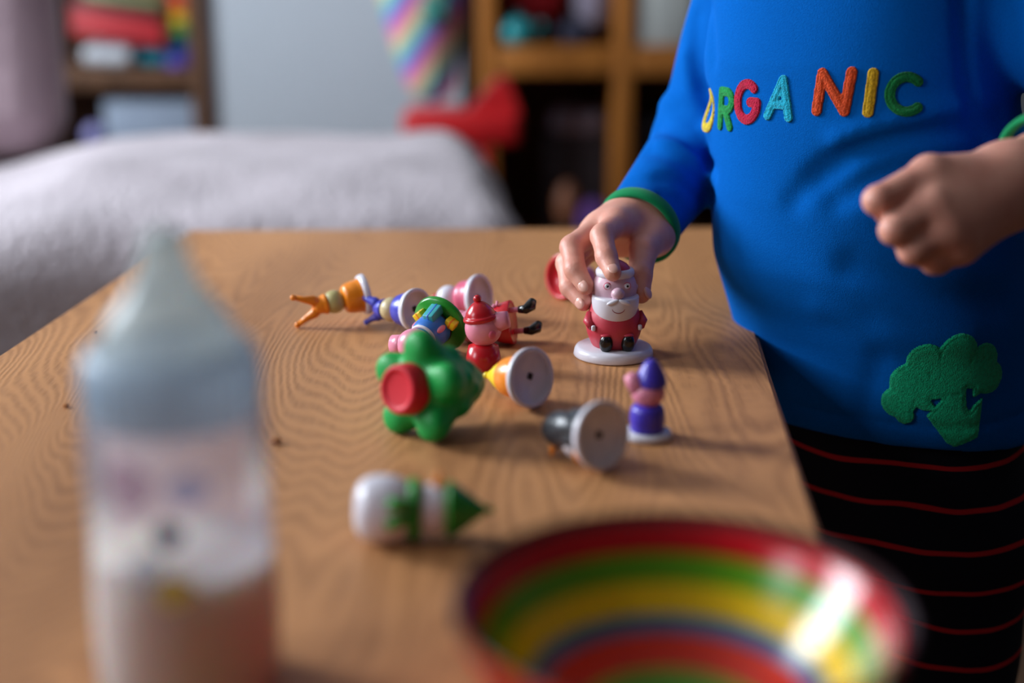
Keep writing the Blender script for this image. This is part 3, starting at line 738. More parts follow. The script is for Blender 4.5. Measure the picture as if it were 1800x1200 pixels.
HIP = C3(0.36); KR = Vector((0.222-LW[0]*0.045, 0.80-LW[1]*0.045, 0.19)); KL = Vector((0.222+LW[0]*0.048, 0.80+LW[1]*0.048, 0.19))
AR = Vector((KR.x, KR.y+0.01, 0.055)); AL = Vector((KL.x, KL.y+0.01, 0.055))
HR = Vector((0.222-LW[0]*0.04, 0.80-LW[1]*0.04, 0.32)); HL = Vector((0.222+LW[0]*0.042, 0.80+LW[1]*0.042, 0.32))
def trou(P):
    t = smax(torso(P, -0.005), np.maximum(P[..., 2]-0.43, 0.305-P[..., 2]), 0.03)
    for h, k, a_ in ((HR, KR, AR), (HL, KL, AL)):
        t = smin(t, rcone(P, h, k, 0.050, 0.038), 0.02); t = smin(t, rcone(P, k, a_, 0.038, 0.032), 0.01)
    x, y, z = P[..., 0], P[..., 1], P[..., 2]
    return t + 0.0015*np.sin(z*70+x*30)*np.sin(x*60-y*50)
V2, F2 = nets(trou, (0.09, 0.66, 0.015), (0.36, 0.93, 0.44), 0.0048)
cm('trousers', V2, F2, M_TROU)

# hands and body: one continuous skin mesh
def J(*a): return [np.array(W(*t)) for t in a]
fR = {
 'index': (J((1086, 392, 0.772), (1058, 414, 0.751), (1066, 451, 0.740), (1077, 479, 0.7325)), (0.0072, 0.0060, 0.0056, 0.0046)),
 'middle': (J((1058, 397, 0.780), (1005, 434, 0.760), (1011, 474, 0.749), (1030, 503, 0.7445)), (0.0072, 0.0062, 0.0056, 0.0046)),
 'ring': (J((1045, 410, 0.789), (997, 462, 0.770), (1002, 504, 0.760), (1026, 532, 0.753)), (0.0070, 0.0060, 0.0054, 0.0045)),
 'little': (J((1048, 428, 0.797), (1012, 466, 0.788), (1013, 500, 0.776), (1030, 518, 0.766)), (0.0062, 0.0052, 0.0047, 0.004)),
 'thumb': (J((1150, 415, 0.786), (1131, 440, 0.768), (1125, 483, 0.755), (1127, 517, 0.7495)), (0.0098, 0.0075, 0.0064, 0.0050)),
}
fL = {
 'index': (J((1634, 308, 0.614), (1543, 352, 0.603), (1560, 372, 0.628), (1600, 380, 0.630)), (0.0080, 0.0062, 0.0056, 0.005)),
 'middle': (J((1638, 362, 0.606), (1572, 404, 0.599), (1590, 415, 0.624), (1630, 410, 0.628)), (0.0080, 0.0062, 0.0056, 0.005)),
 'ring': (J((1662, 403, 0.606), (1604, 440, 0.603), (1618, 446, 0.626), (1655, 436, 0.630)), (0.0076, 0.0060, 0.0054, 0.005)),
 'little': (J((1688, 430, 0.612), (1642, 460, 0.611), (1650, 462, 0.628), (1680, 448, 0.632)), (0.0070, 0.0053, 0.005, 0.0045)),
 'thumb': (J((1722, 330, 0.640), (1660, 336, 0.650), (1615, 352, 0.648), (1588, 372, 0.642)), (0.0095, 0.0075, 0.0065, 0.0055)),
}
def hand(P, fs, wrist, elbow, palm_r):
    w = np.array(wrist)
    d = rcone(P, np.array(elbow), w, 0.0185, 0.0165)
    for k, (j, r) in fs.items():
        d = smin(d, rcone(P, w, j[0], 0.0145 if k != 'thumb' else 0.012, palm_r if k != 'thumb' else r[0]), 0.010)
    for k, (j, r) in fs.items():
        f = None
        for i in range(3):
            q = rcone(P, j[i], j[i+1], r[i], r[i+1]); f = q if f is None else smin(f, q, 0.0025)
        # knuckle creases
        for i in (1, 2):
            t = (j[i+1]-j[i-1]); t = t/np.linalg.norm(t)
            h = (P - j[i])@t; near = np.linalg.norm(P - j[i], axis=-1) < r[i]*1.5
            f = f + np.where(near, 0.00022*(np.exp(-((h-0.0011)/0.0005)**2) + np.exp(-((h+0.0011)/0.0005)**2)), 0)
        d = smin(d, f, 0.0035 if k != 'thumb' else 0.006)
    return d
HWR = W(1128, 388, 0.80); HWL = W(1772, 326, 0.632)
LT = 0.0011
def bbox(fs, extra, m=0.02):
    pts = np.array([p for j, r in fs.values() for p in j] + [np.array(e) for e in extra]); return pts.min(0)-m, pts.max(0)+m
parts = []
lo, hi = bbox(fR, [HWR, CUF_R - FD_R*0.02], 0.016); EXR = EL_R
parts.append(nets(lambda P: hand(P, fR, HWR, EL_R, 0.0085), lo, hi, LT))
lo, hi = bbox(fL, [HWL, CUF_L - FD_L*0.02], 0.018)
parts.append(nets(lambda P: hand(P, fL, HWL, EL_L, 0.0090), lo, hi, LT))
HC = C3(0.66, 0, 0.01) + Vector((FW[0]*0.02, FW[1]*0.02, 0.135))     # head centre
f3 = np.array([FW[0], FW[1], 0]); l3 = np.array([LW[0], LW[1], 0]); RH = np.stack([l3, -f3, np.array([0, 0, 1])], 1)
def bodyf(P):
    d = smax(torso(P, -0.008), np.maximum(P[..., 2]-0.685, 0.31-P[..., 2]), 0.02)
    d = smin(d, rcone(P, SH_R, SH_L, 0.027, 0.027), 0.03)
    d = smin(d, rcone(P, C3(0.66), HC - Vector((0, 0, 0.04)), 0.034, 0.032), 0.02)
    for s_, e_, w_ in ((SH_R, EL_R, HWR), (SH_L, EL_L, HWL)):
        d = smin(d, smin(rcone(P, s_, e_, 0.022, 0.018), rcone(P, e_, w_, 0.0175, 0.0150), 0.008), 0.012)
    for h, k, a_ in ((HR, KR, AR), (HL, KL, AL)):
        d = smin(d, rcone(P, h, k, 0.044, 0.031), 0.02); d = smin(d, rcone(P, k, a_, 0.031, 0.022), 0.01)
        toe = np.array(a_) + f3*0.055 - np.array([0, 0, 0.037])
        d = smin(d, rcone(P, np.array(a_) - np.array([0, 0, 0.034]), toe, 0.021, 0.017), 0.012)
    hc = np.array(HC)
    d = smin(d, ellip(P, hc, (0.068, 0.078, 0.085), RH), 0.02)
    d = smin(d, ellip(P, hc + f3*0.012 - np.array([0, 0, 0.038]), (0.052, 0.058, 0.045), RH), 0.02)
    d = smin(d, ellip(P, hc + f3*0.079 - np.array([0, 0, 0.016]), (0.0085, 0.009, 0.009), RH), 0.01)
    for s_ in (-1, 1):
        d = smin(d, ellip(P, hc + l3*s_*0.069 - np.array([0, 0, 0.012]), (0.007, 0.014, 0.02), RH), 0.006)
        d = smax(d, -ellip(P, hc + f3*0.08 + l3*s_*0.027 + np.array([0, 0, 0.004]), (0.012, 0.008, 0.008), RH), 0.006)
    return d
parts.append(nets(bodyf, (0.06, 0.55, -0.005), (0.42, 0.95, 0.92), 0.0052))
Vs = []; Fs = []; k = 0
for v, f in parts: Vs.append(v); Fs.append(f + k); k += len(v)
body = cm('body', np.concatenate(Vs), np.concatenate(Fs), M_SKIN)
hc = Vector(HC); F3 = Vector(f3); L3 = Vector(l3)
def cball(name, c, r, m, parent, R=None, n=16): return ball(name, Vector(c) + inv, r, m, parent, Matrix(RH.tolist()) if R is None else R, n, 10)
for s_ in (-1, 1):
    cball('eye', hc + F3*0.0665 + L3*s_*0.027 + Vector((0, 0, 0.004)), (0.010, 0.007, 0.008), M_TRIM, body)
    cball('iris', hc + F3*0.0715 + L3*s_*0.027 + Vector((0, 0, 0.004)), (0.0048, 0.003, 0.0048), M_EYE, body)
cball('lips', hc + F3*0.0695 + Vector((0, 0, -0.042)), (0.017, 0.004, 0.0055), M_LIP, body)
def hairf(P):
    hcn = np.array(HC); d = ellip(P, hcn - f3*0.006 + np.array([0, 0, 0.008]), (0.075, 0.083, 0.090), RH)
    q = (P - hcn)@f3; z = P[..., 2] - hcn[2]
    d = d + 0.0012*np.sin(P[..., 0]*260)*np.sin(P[..., 1]*240 + P[..., 2]*90)
    return np.maximum(d, np.minimum(q - 0.01 + 0*z, 0.045 - z)*0.8) if False else np.maximum(d, np.minimum(0.038 - z, q + 0.01)*0.8) if False else smax(d, (q*0.9 - z*0.75 - 0.0)*0.8, 0.006)
V3, F3_ = nets(hairf, tuple(np.array(HC)-0.11), tuple(np.array(HC)+0.115), 0.004); cm('hair', V3, F3_, M_HAIR, body)
# nails of the holding hand
def nail(joint_a, joint_b, r, dorsal, w=0.0031, l=0.0036):
    a = Vector(joint_a); bb = Vector(joint_b); t = (bb - a).normalized(); dn_ = Vector(dorsal); dn_ = (dn_ - t*dn_.dot(t)).normalized(); s_ = t.cross(dn_)
    R = Matrix((s_, t, dn_)).transposed()
    ball('fingernail', bb + t*0.0006 + dn_*(r - 0.0007) + inv, (w, l, 0.0011), M_NAIL, body, R, 18, 10)
tocam = lambda p: (Vector((0, 0, ZC)) - Vector(p)).normalized()
for nm, dx in (('index', (0.1, -1, 0.35)), ('middle', (-0.35, -1, 0.1)), ('ring', (-0.5, -0.9, 0.0)), ('thumb', (0.75, -0.75, 0.1))):
    j, r = fR[nm]; nail(j[2], j[3], r[3], dx, 0.0029 if nm != 'thumb' else 0.0034)

# ------------------------------------------------------------------ figurines
def base(root, m=M_WHITE, r=0.0142, h=0.0038, hole=True, recess=0.0022, scale=(1, 1)):
    lathe('base', [(0, recess), (r*0.80, recess), (r*0.82, 0.0004), (r*0.86, 0), (r*0.97, 0), (r, 0.0005), (r*0.985, h*0.6), (r*0.93, h), (0, h)], m, root, 48, scale=scale)
    if hole:
        o = rbox('peg_hole_shade', (0.0030, 0.0026, 0.0012), M_HOLESHADE, root, 0.0003, loc=(0.0008, 0, recess-0.0003))  # solid dark block, its colour painting the shade inside a peg hole
def place(root, px, py, az, tilt, roll, face=None):
    """axis: local +Z points along azimuth az (deg) with tilt above the horizontal; px,py = where the base centre shows"""
    a = math.radians(az); t = math.radians(tilt)
    d = Vector((math.cos(a)*math.cos(t), math.sin(a)*math.cos(t), math.sin(t)))
    if face is not None:
        fl = d.to_track_quat('Z', 'Y').inverted() @ Vector(face); roll = math.degrees(math.atan2(fl.x, -fl.y))
    q = d.to_track_quat('Z', 'Y') @ Matrix.Rotation(math.radians(roll), 3, 'Z').to_quaternion()
    root.rotation_mode = 'QUATERNION'; root.rotation_quaternion = q
    R = q.to_matrix()
    zs = [(R @ v.co).z for ch in root.children_recursive if ch.type == 'MESH' for v in ch.data.vertices]
    z0 = ZT - min(zs) + 0.0002
    p = T(px, py, z0); root.location = (p.x, p.y, z0)
def lay_tilt(r1, z1, r2, z2):
    """tilt so that the base rim and the head both touch the table"""
    return -math.degrees(math.asin(min(0.9, (r1 - r2)/(z2 - z1))))

# bearded Santa standing
sn = empty('santa_figurine'); tag(sn, 'white-bearded red Santa figurine standing on a white base under the fingers', 'figurine')
lathe('base', [(0, 0.0008), (0.0185, 0.0008), (0.019, 0), (0.0206, 0), (0.0212, 0.0008), (0.0207, 0.0035), (0.0198, 0.0050), (0.0185, 0.0056), (0, 0.0056)], M_WHITE, sn, 56)
lathe('body', [(0, 0.005), (0.0098, 0.005), (0.0128, 0.009), (0.0146, 0.0145), (0.0146, 0.019), (0.0132, 0.0245), (0.0105, 0.029), (0, 0.031)], M_SANTA, sn, 44, 6)
def headf(P): return ellip(P, (0, 0, 0.0362), (0.0117, 0.0114, 0.0125))
sdf_obj('head', headf, (-0.015, -0.015, 0.02), (0.015, 0.015, 0.052), 0.0008, M_FACE, sn)
def beardf(P):
    d = ellip(P, (0, -0.0036, 0.0315), (0.0124, 0.0128, 0.0166)); d = smax(d, P[..., 2] - 0.0338, 0.0008)
    return smax(d, P[..., 1] - 0.005, 0.002)
sdf_obj('beard', beardf, (-0.016, -0.017, 0.012), (0.016, 0.012, 0.045), 0.0007, M_WHITE, sn)
for s_ in (-1, 1):
    ball('moustache', (s_*0.0030, -0.0156, 0.0325), (0.0034, 0.0014, 0.0012), M_WHITE, sn, Matrix.Rotation(s_*0.35, 3, 'Y'))
    eo = ball('eye', (s_*0.0052, -0.0101, 0.0398), (0.0016, 0.0008, 0.0016), M_WHITE, sn)
    ball('eye_rim', (s_*0.0052, -0.0098, 0.0398), (0.0020, 0.0006, 0.0020), M_ROSE, eo)
    ball('pupil', (s_*0.0052, -0.0109, 0.0398), (0.0006, 0.0003, 0.0006), M_BLACK, eo)
    b_ = ball('boot', (s_*0.0057, -0.0126, 0.0098), (0.0036, 0.0034, 0.0052), M_BLACK, sn, Matrix.Rotation(0.18, 3, 'X'))
    ball('boot_cuff', (s_*0.0057, -0.0128, 0.0142), (0.0030, 0.0022, 0.0010), M_SANTA, b_)
    ar = tube('arm', [(s_*0.0128, -0.002, 0.0235), (s_*0.0146, -0.005, 0.0200), (s_*0.0130, -0.0090, 0.0180)], [0.0022, 0.0024, 0.0020], M_SANTA, sn, 14)
    rbox('mitten', (0.0022, 0.0020, 0.0030), M_WHITE, ar, 0.0007, 2, loc=(s_*0.0122, -0.0104, 0.0176))
    ball('ear', (s_*0.0116, 0.0005, 0.036), (0.0013, 0.002, 0.0024), M_FACE, sn)
ball('nose', (0, -0.0126, 0.0362), (0.0036, 0.0036, 0.0033), M_FACE, sn)
tube('smile', [(0.0032*math.cos(t), -0.0162 + 0.0006*abs(math.cos(t)), 0.0290 + 0.0022*math.sin(t)) for t in np.linspace(math.pi, 2*math.pi, 13)], 0.00022, M_LINE, sn, 8)
def ring(name, r, rr, z, m, root, n=40, k=12, sx=1.0, hz=1.0):
    v = []; f = []
    for i in range(n):
        a = 2*math.pi*i/n
        for j in range(k):
            s2 = 2*math.pi*j/k; R = r + rr*math.cos(s2); v.append((R*math.cos(a), R*math.sin(a)*sx, z + rr*math.sin(s2)*hz))
    for i in range(n):
        for j in range(k): f.append((i*k+j, ((i+1) % n)*k+j, ((i+1) % n)*k+(j+1) % k, i*k+(j+1) % k))
    return link_mesh(name, v, f, m, root)
ring('hat_brim', 0.0084, 0.0019, 0.0450, M_WHITE, sn, hz=1.3)
lathe('hat', [(0.0085, 0.0445), (0.0080, 0.0470), (0.0062, 0.0495), (0.0025, 0.0515), (0, 0.052)], M_SANTA, sn, 32, 4)
ball('pompom', (0, 0.002, 0.0525), 0.0018, M_WHITE, sn)
place(sn, 1078, 622, 0, 90, 0)
# standing things: +Z up, keep the front towards the camera
def stand(root, px, py, rz):
    p = T(px, py); root.rotation_mode = 'XYZ'; root.rotation_euler = (0, 0, math.radians(rz)); root.location = (p.x, p.y, ZT + 0.0002)
stand(sn, 1078, 624, 4)

# jester-hatted figurines
def jester(label, mb, mh, mw=M_WHITE, r=0.0142, s=1.0, spread=0.010):
    e = empty('jester_figurine'); tag(e, label, 'figurine', 'fallen toy figurines on the table')
    base(e, mw, r*s)
    lathe('body', [(0, 0.003), (0.0108*s, 0.003), (0.0112*s, 0.007*s), (0.0106*s, 0.012*s), (0.0085*s, 0.0165*s), (0, 0.019*s)], mb, e, 36, 5)
    ball('head', (0, 0, 0.0235*s), (0.0080*s, 0.0080*s, 0.0078*s), mh, e, None, 32, 18)
    h = lathe('hat', [(0, 0.028*s), (0.0062*s, 0.0285*s), (0.0070*s, 0.0300*s), (0.0062*s, 0.0318*s), (0.0056*s, 0.034*s), (0.0042*s, 0.037*s), (0, 0.0385*s)], mb, e, 30, 4)
    for sg in (-1, 1):
        tube('hat_horn', [(0.001*sg, 0, 0.034*s), (0.0045*sg, 0, 0.0385*s), (spread*0.72*sg, 0, 0.044*s), (spread*sg, 0, 0.0495*s)], [0.0042*s, 0.0034*s, 0.0022*s, 0.0017*s], mb, h, 14)
        ball('hat_bobble', (spread*sg*1.03, 0, 0.0505*s), 0.0021*s, mb, h)
    return e
o1 = jester('orange jester figurine with tan head lying leftmost on the table', M_ORANGE, M_TANG, s=0.84, spread=0.0085)
place(o1, 645, 516, 201, -9, 78)
o2 = jester('violet-blue jester figurine with cream head lying beside the orange one', M_BLUE, M_TAN, s=0.86, spread=0.008)
place(o2, 734, 545, 140, -8, 80)

# rose figurine with white base at the back
e = empty('toy_figurine'); tag(e, 'rose-bodied figurine with pale head and white base at the back of the pile', 'figurine', 'fallen toy figurines on the table')
base(e, M_WHITE, 0.0135); lathe('body', [(0, 0.003), (0.0098, 0.003), (0.0102, 0.008), (0.0088, 0.014), (0, 0.018)], M_ROSE, e, 32, 5)
ball('head', (0, 0, 0.0225), (0.0078, 0.0078, 0.0075), M_WHITE, e, None, 28, 16); ball('hat_tip', (0, 0, 0.031), (0.0034, 0.0034, 0.0036), M_RED, e)
place(e, 846, 522, 150, -9, 0)

# green base with presents, blue jumper, pink head (lying towards the viewer)
e = empty('toy_figurine'); tag(e, 'blue-jumpered pink figurine on a round green base with tiny presents', 'figurine', 'fallen toy figurines on the table')
base(e, M_DGREEN, 0.0160, 0.003)
lathe('body', [(0, 0.003), (0.0080, 0.0035), (0.0092, 0.008), (0.0090, 0.014), (0.0070, 0.019), (0, 0.021)], M_BLUEJ, e, 34, 5)
ball('head', (0, 0, 0.0265), (0.0098, 0.0090, 0.0085), M_PINK, e, None, 32, 18)
tube('snout', [(-0.004, 0, 0.027), (-0.013, 0, 0.0285)], [0.0058, 0.0046], M_PINK, e, 20)
ring('belt', 0.0082, 0.0013, 0.0052, M_BLACK, e); ring('collar', 0.0072, 0.0009, 0.0188, M_WHITE, e)
def present(c, s, m, mr, R): 
    X = Matrix.Translation(c) @ R.to_4x4()
    g = rbox('present', s, m, e, 0.0005, 2, xf=X)
    rbox('ribbon', (s[0]*0.22, s[1]*1.03, s[2]*1.03), mr, g, 0.0002, 1, xf=X); return g
present((0.0015, 0.0098, 0.0085), (0.0062, 0.0052, 0.0105), M_TEAL, M_BLUEJ, Matrix.Rotation(0.2, 3, 'X'))
present((-0.0088, 0.0055, 0.0055), (0.0060, 0.0052, 0.0050), M_YELLOW, M_ORANGE, Matrix.Rotation(0.6, 3, 'Z'))
present((0.0102, 0.0040, 0.0055), (0.0060, 0.0045, 0.0050), M_YELLOW, M_ORANGE, Matrix.Rotation(-0.5, 3, 'Z'))
ball('arm', (-0.0075, 0.0035, 0.012), (0.0018, 0.0018, 0.004), M_PINK, e); ball('arm', (0.0075, 0.0035, 0.012), (0.0018, 0.0018, 0.004), M_PINK, e)
place(e, 776, 567, 240, -14, 0, (0.1, 0.2, -1))

# red dress figurine lying on its side
e = empty('toy_figurine'); tag(e, 'red-dressed figurine lying on its side with black shoes sticking out', 'figurine', 'fallen toy figurines on the table')
lathe('dress', [(0, 0.0012), (0.0100, 0.0005), (0.0118, 0), (0.0122, 0.0008), (0.0112, 0.006), (0.0088, 0.012), (0.0058, 0.0165), (0, 0.018)], M_RED, e, 40)
ball('head', (0, 0, 0.0235), (0.0090, 0.0090, 0.0086), M_PINK, e, None, 32, 18)
ball('ear', (0.004, 0.006, 0.0295), (0.0018, 0.0026, 0.0036), M_PINK, e); ball('ear', (-0.004, 0.006, 0.0295), (0.0018, 0.0026, 0.0036), M_PINK, e)
for s_ in (-1, 1):
    lg = tube('leg', [(s_*0.0078, 0.001, 0.002), (s_*0.0078, 0.001, -0.0062)], 0.0015, M_PINK, e, 12)
    tube('shoe', [(s_*0.0078, 0.001, -0.0046), (s_*0.0078, 0.0006, -0.0082), (s_*0.0082, 0.0028, -0.0112), (s_*0.0084, 0.0064, -0.0120)], [0.0019, 0.0026, 0.0032, 0.0022], M_BLACK, lg, 14)
    ar = tube('arm', [(s_*0.006, 0, 0.013), (s_*0.011, 0.003, 0.008)], [0.0015, 0.0012], M_PINK, e, 10)
    for q in (-1, 0, 1): ball('finger', (s_*0.0118, 0.003+q*0.0011, 0.0068), 0.0008, M_PINK, ar, None, 8, 6)
place(e, 902, 566, 170, -8, 62)

# pink pig figurine in bobble hat, standing
e = empty('pig_figurine'); tag(e, 'pink pig figurine in a red bobble hat and red dress standing in the pile', 'figurine')
lathe('dress', [(0, 0), (0.0086, 0), (0.0094, 0.0008), (0.0090, 0.006), (0.0078, 0.012), (0, 0.015)], M_RED, e, 36)
hd = ball('head', (0, 0, 0.0215), (0.0095, 0.0092, 0.0092), M_PINK, e, None, 36, 20)
tube('snout', [(0.004, -0.001, 0.0240), (0.0112, -0.0016, 0.0262), (0.0130, -0.0018, 0.0266)], [0.0056, 0.0046, 0.0042], M_PINK, hd, 20)
ball('cheek', (0.0048, -0.0080, 0.0200), (0.0022, 0.0008, 0.0022), M_ROSE, hd, Matrix.Rotation(0.55, 3, 'Z'))
X = Matrix.Translation((-0.001, 0, 0.0255)) @ Matrix.Rotation(math.radians(-10), 4, 'Y')
hat = lathe('bobble_hat', [(0.0078, 0), (0.0089, 0.0008), (0.0091, 0.0018), (0.0086, 0.0027), (0.0078, 0.0030), (0.0068, 0.0055), (0.0042, 0.0085), (0.0018, 0.0100), (0, 0.0105)], M_RED, e, 36, 3, X)
ball('bobble', X @ Vector((0, 0, 0.0115)), 0.0021, M_RED, hat)
stand(e, 850, 648, 0)

# yellow-hatted orange figurine, base towards the viewer
e = empty('toy_figurine'); tag(e, 'orange figurine with yellow pointed hat, white base turned to the viewer', 'figurine', 'fallen toy figurines on the table')
base(e, M_WHITE, 0.0145)
lathe('body', [(0, 0.003), (0.0098, 0.003), (0.0102, 0.007), (0.0100, 0.013), (0.0078, 0.0185), (0, 0.020)], M_ORANGE, e, 36, 5)
ring('collar', 0.0098, 0.0012, 0.0045, M_YELLOW, e)
hd = lathe('hat', [(0, 0.017), (0.0068, 0.018), (0.0072, 0.0200), (0.0062, 0.0225), (0.0040, 0.026), (0.0022, 0.0295), (0, 0.031)], M_YELLOW, e, 30, 4)
ball('hat_bobble', (0, 0, 0.032), 0.0017, M_YELLOW, hd)
place(e, 936, 664, 134, -10, 120)

# Christmas tree
e = empty('toy_tree'); tag(e, 'green plastic Christmas tree lying with its red trunk towards the viewer', 'toy tree')
lathe('trunk', [(0, 0.0011), (0.0070, 0.0011), (0.0076, 0.0010), (0.0082, 0.0004), (0.0088, 0.0001), (0.0096, 0), (0.0104, 0.0004), (0.0109, 0.0014), (0.0114, 0.006), (0.0116, 0.012), (0, 0.012)], M_TRUNK, e, 40)
def treef(P):
    d = rcone(P, (0, 0, 0.016), (0, 0, 0.0475), 0.0115, 0.002)
    for z, ro, ri, dz, r0, r1, nl, ph in ((0.0130, 0.0178, 0.005, 0.010, 0.0078, 0.0122, 5, 0.25), (0.0280, 0.0152, 0.005, 0.006, 0.0036, 0.0072, 7, 0.2), (0.0370, 0.0112, 0.004, 0.005, 0.0026, 0.0052, 7, 0.6), (0.0435, 0.0066, 0.002, 0.004, 0.0018, 0.0036, 6, 0.1)):
        for i in range(nl):
            a = ph + 2*math.pi*i/nl; ca, sa = math.cos(a), math.sin(a)
            d = smin(d, rcone(P, (ro*ca, ro*sa, z), (ri*ca, ri*sa, z + dz), r0, r1), 0.0042)
    return smax(d, 0.0070 - P[..., 2], 0.004)
sdf_obj('tree_body', treef, (-0.03, -0.03, 0.002), (0.03, 0.03, 0.056), 0.0009, M_GREEN, e)
place(e, 697, 685, 48, -9, 0, (-0.5, 0.3, 0.85))

# penguin-like grey figurine
e = empty('toy_figurine'); tag(e, 'charcoal penguin figurine with orange feet, white base turned to the viewer', 'figurine', 'fallen toy figurines on the table')
base(e, M_WHITE, 0.0148)
lathe('body', [(0, 0.003), (0.0098, 0.003), (0.0108, 0.008), (0.0104, 0.015), (0.0088, 0.020), (0.0082, 0.0235), (0.0080, 0.028), (0.0055, 0.0335), (0, 0.0355)], M_GREY, e, 36, 5)
ball('belly', (0, -0.0055, 0.012), (0.0078, 0.0060, 0.0078), M_WHITE, e)
tube('beak', [(0, -0.0065, 0.0285), (0, -0.0120, 0.0280)], [0.0024, 0.0006], M_ORANGE, e, 14)
for s_ in (-1, 1):
    ball('foot', (s_*0.0050, -0.0092, 0.0046), (0.0036, 0.0046, 0.0017), M_ORANGE, e)
    ball('wing', (s_*0.0105, 0, 0.015), (0.0018, 0.0042, 0.0075), M_GREY, e)
place(e, 1061, 766, 129, -9, 0, (-0.6, -0.15, -1))

# purple figurine standing
e = empty('toy_figurine'); tag(e, 'purple-hatted pink figurine standing on a small white base', 'figurine')
base(e, M_WHITE, 0.0112, 0.0030, False)
lathe('body', [(0, 0.0028), (0.0068, 0.0030), (0.0075, 0.006), (0.0078, 0.010), (0.0064, 0.0145), (0, 0.016)], M_PURPLE, e, 34, 5)
ball('head', (0, 0, 0.0205), (0.0075, 0.0073, 0.0066), M_PINK, e, None, 32, 18)
tube('raised_hood', [(-0.002, 0, 0.0215), (-0.0070, -0.001, 0.0262), (-0.0086, -0.001, 0.0288)], [0.0058, 0.0036, 0.0026], M_PINK, e, 18)
hat = lathe('hat', [(0.0062, 0.0235), (0.0068, 0.0245), (0.0064, 0.0275), (0.0044, 0.0320), (0.0022, 0.0350), (0, 0.0360)], M_PURPLE, e, 32, 4, Matrix.Translation((0.0012, 0, 0)))
lathe('hat_lining', [(0, 0.0236), (0.0063, 0.0236), (0.0063, 0.0248)], M_PURPLE, hat, 32, 0, Matrix.Translation((0.0012, 0, 0)))
stand(e, 1137, 768, 0)

# snowman
e = empty('snowman_figurine'); tag(e, 'white snowman figurine with green scarf and green hat lying in front', 'figurine')
lathe('body', [(0, 0), (0.0070, 0.0006), (0.0112, 0.004), (0.0124, 0.010), (0.0116, 0.016), (0.0085, 0.0205), (0, 0.022)], M_WHITE, e, 40, 6)
ball('head', (0, 0, 0.0285), (0.0096, 0.0096, 0.0092), M_WHITE, e, None, 32, 18)
sc = ring('scarf', 0.0090, 0.0026, 0.0218, M_DGREEN, e)
tube('scarf_end', [(0.0085, -0.005, 0.022), (0.0105, -0.0065, 0.017), (0.0108, -0.0068, 0.0125)], [0.002, 0.0022, 0.0024], M_DGREEN, sc, 10)
tube('scarf_end', [(0.0098, -0.001, 0.022), (0.0122, -0.0010, 0.016), (0.0125, 0.0008, 0.0125)], [0.002, 0.0022, 0.0024], M_DGREEN, sc, 10)
tube('carrot_nose', [(0, -0.0078, 0.0300), (0, -0.0150, 0.0305)], [0.0022, 0.0008], M_ORANGE, e, 14)
hat = lathe('hat', [(0, 0.033), (0.0094, 0.0335), (0.0104, 0.0352), (0.0092, 0.0375), (0.0066, 0.041), (0.0040, 0.0445), (0.0015, 0.048), (0, 0.049)], M_DGREEN, e, 34, 4)
ball('hat_bobble', (0, 0, 0.0495), 0.0016, M_DGREEN, hat)
place(e, 622, 893, 3, -2, 0, (0, -0.05, 1))

# red-based figurine behind the hand
e = empty('toy_figurine'); tag(e, 'red round-based figurine lying behind the fingers of the hand', 'figurine')
base(e, M_RED, 0.0142, 0.003, False)
lathe('body', [(0, 0.003), (0.0092, 0.003), (0.0098, 0.008), (0.0082, 0.014), (0, 0.018)], M_RED, e, 32, 5); ball('head', (0, 0, 0.0215), (0.0072, 0.0072, 0.007), M_PINK, e)
place(e, 986, 486, 42, -9, 0)

# crumbs
M_CRUMB = mat('crumb', (176, 112, 58), 0.9, bump=(600, 0.8, 0.002))
for (px, py, r, lb_) in ((486, 780, 0.0020, 'brown biscuit crumb on the table between bottle and tree'), (116, 716, 0.0013, 'pale biscuit crumb left of the bottle collar'), (168, 586, 0.0011, 'tiny crumb near the left table edge')):
    p = T(px, py)
    def cf(P, r=r): return ellip(P, (0, 0, r*0.7), (r*1.2, r, r*0.75)) + r*0.14*np.sin(P[..., 0]*2.9/r)*np.sin(P[..., 1]*2.3/r + 1)*np.sin(P[..., 2]*2.6/r)
    o = sdf_obj('crumb', cf, (-r*2, -r*2, -r*0.5), (r*2, r*2, r*2.2), r*0.2, M_CRUMB); o.location = (p.x, p.y, ZT + 0.0001); tag(o, lb_, 'crumb', 'crumbs on the table')

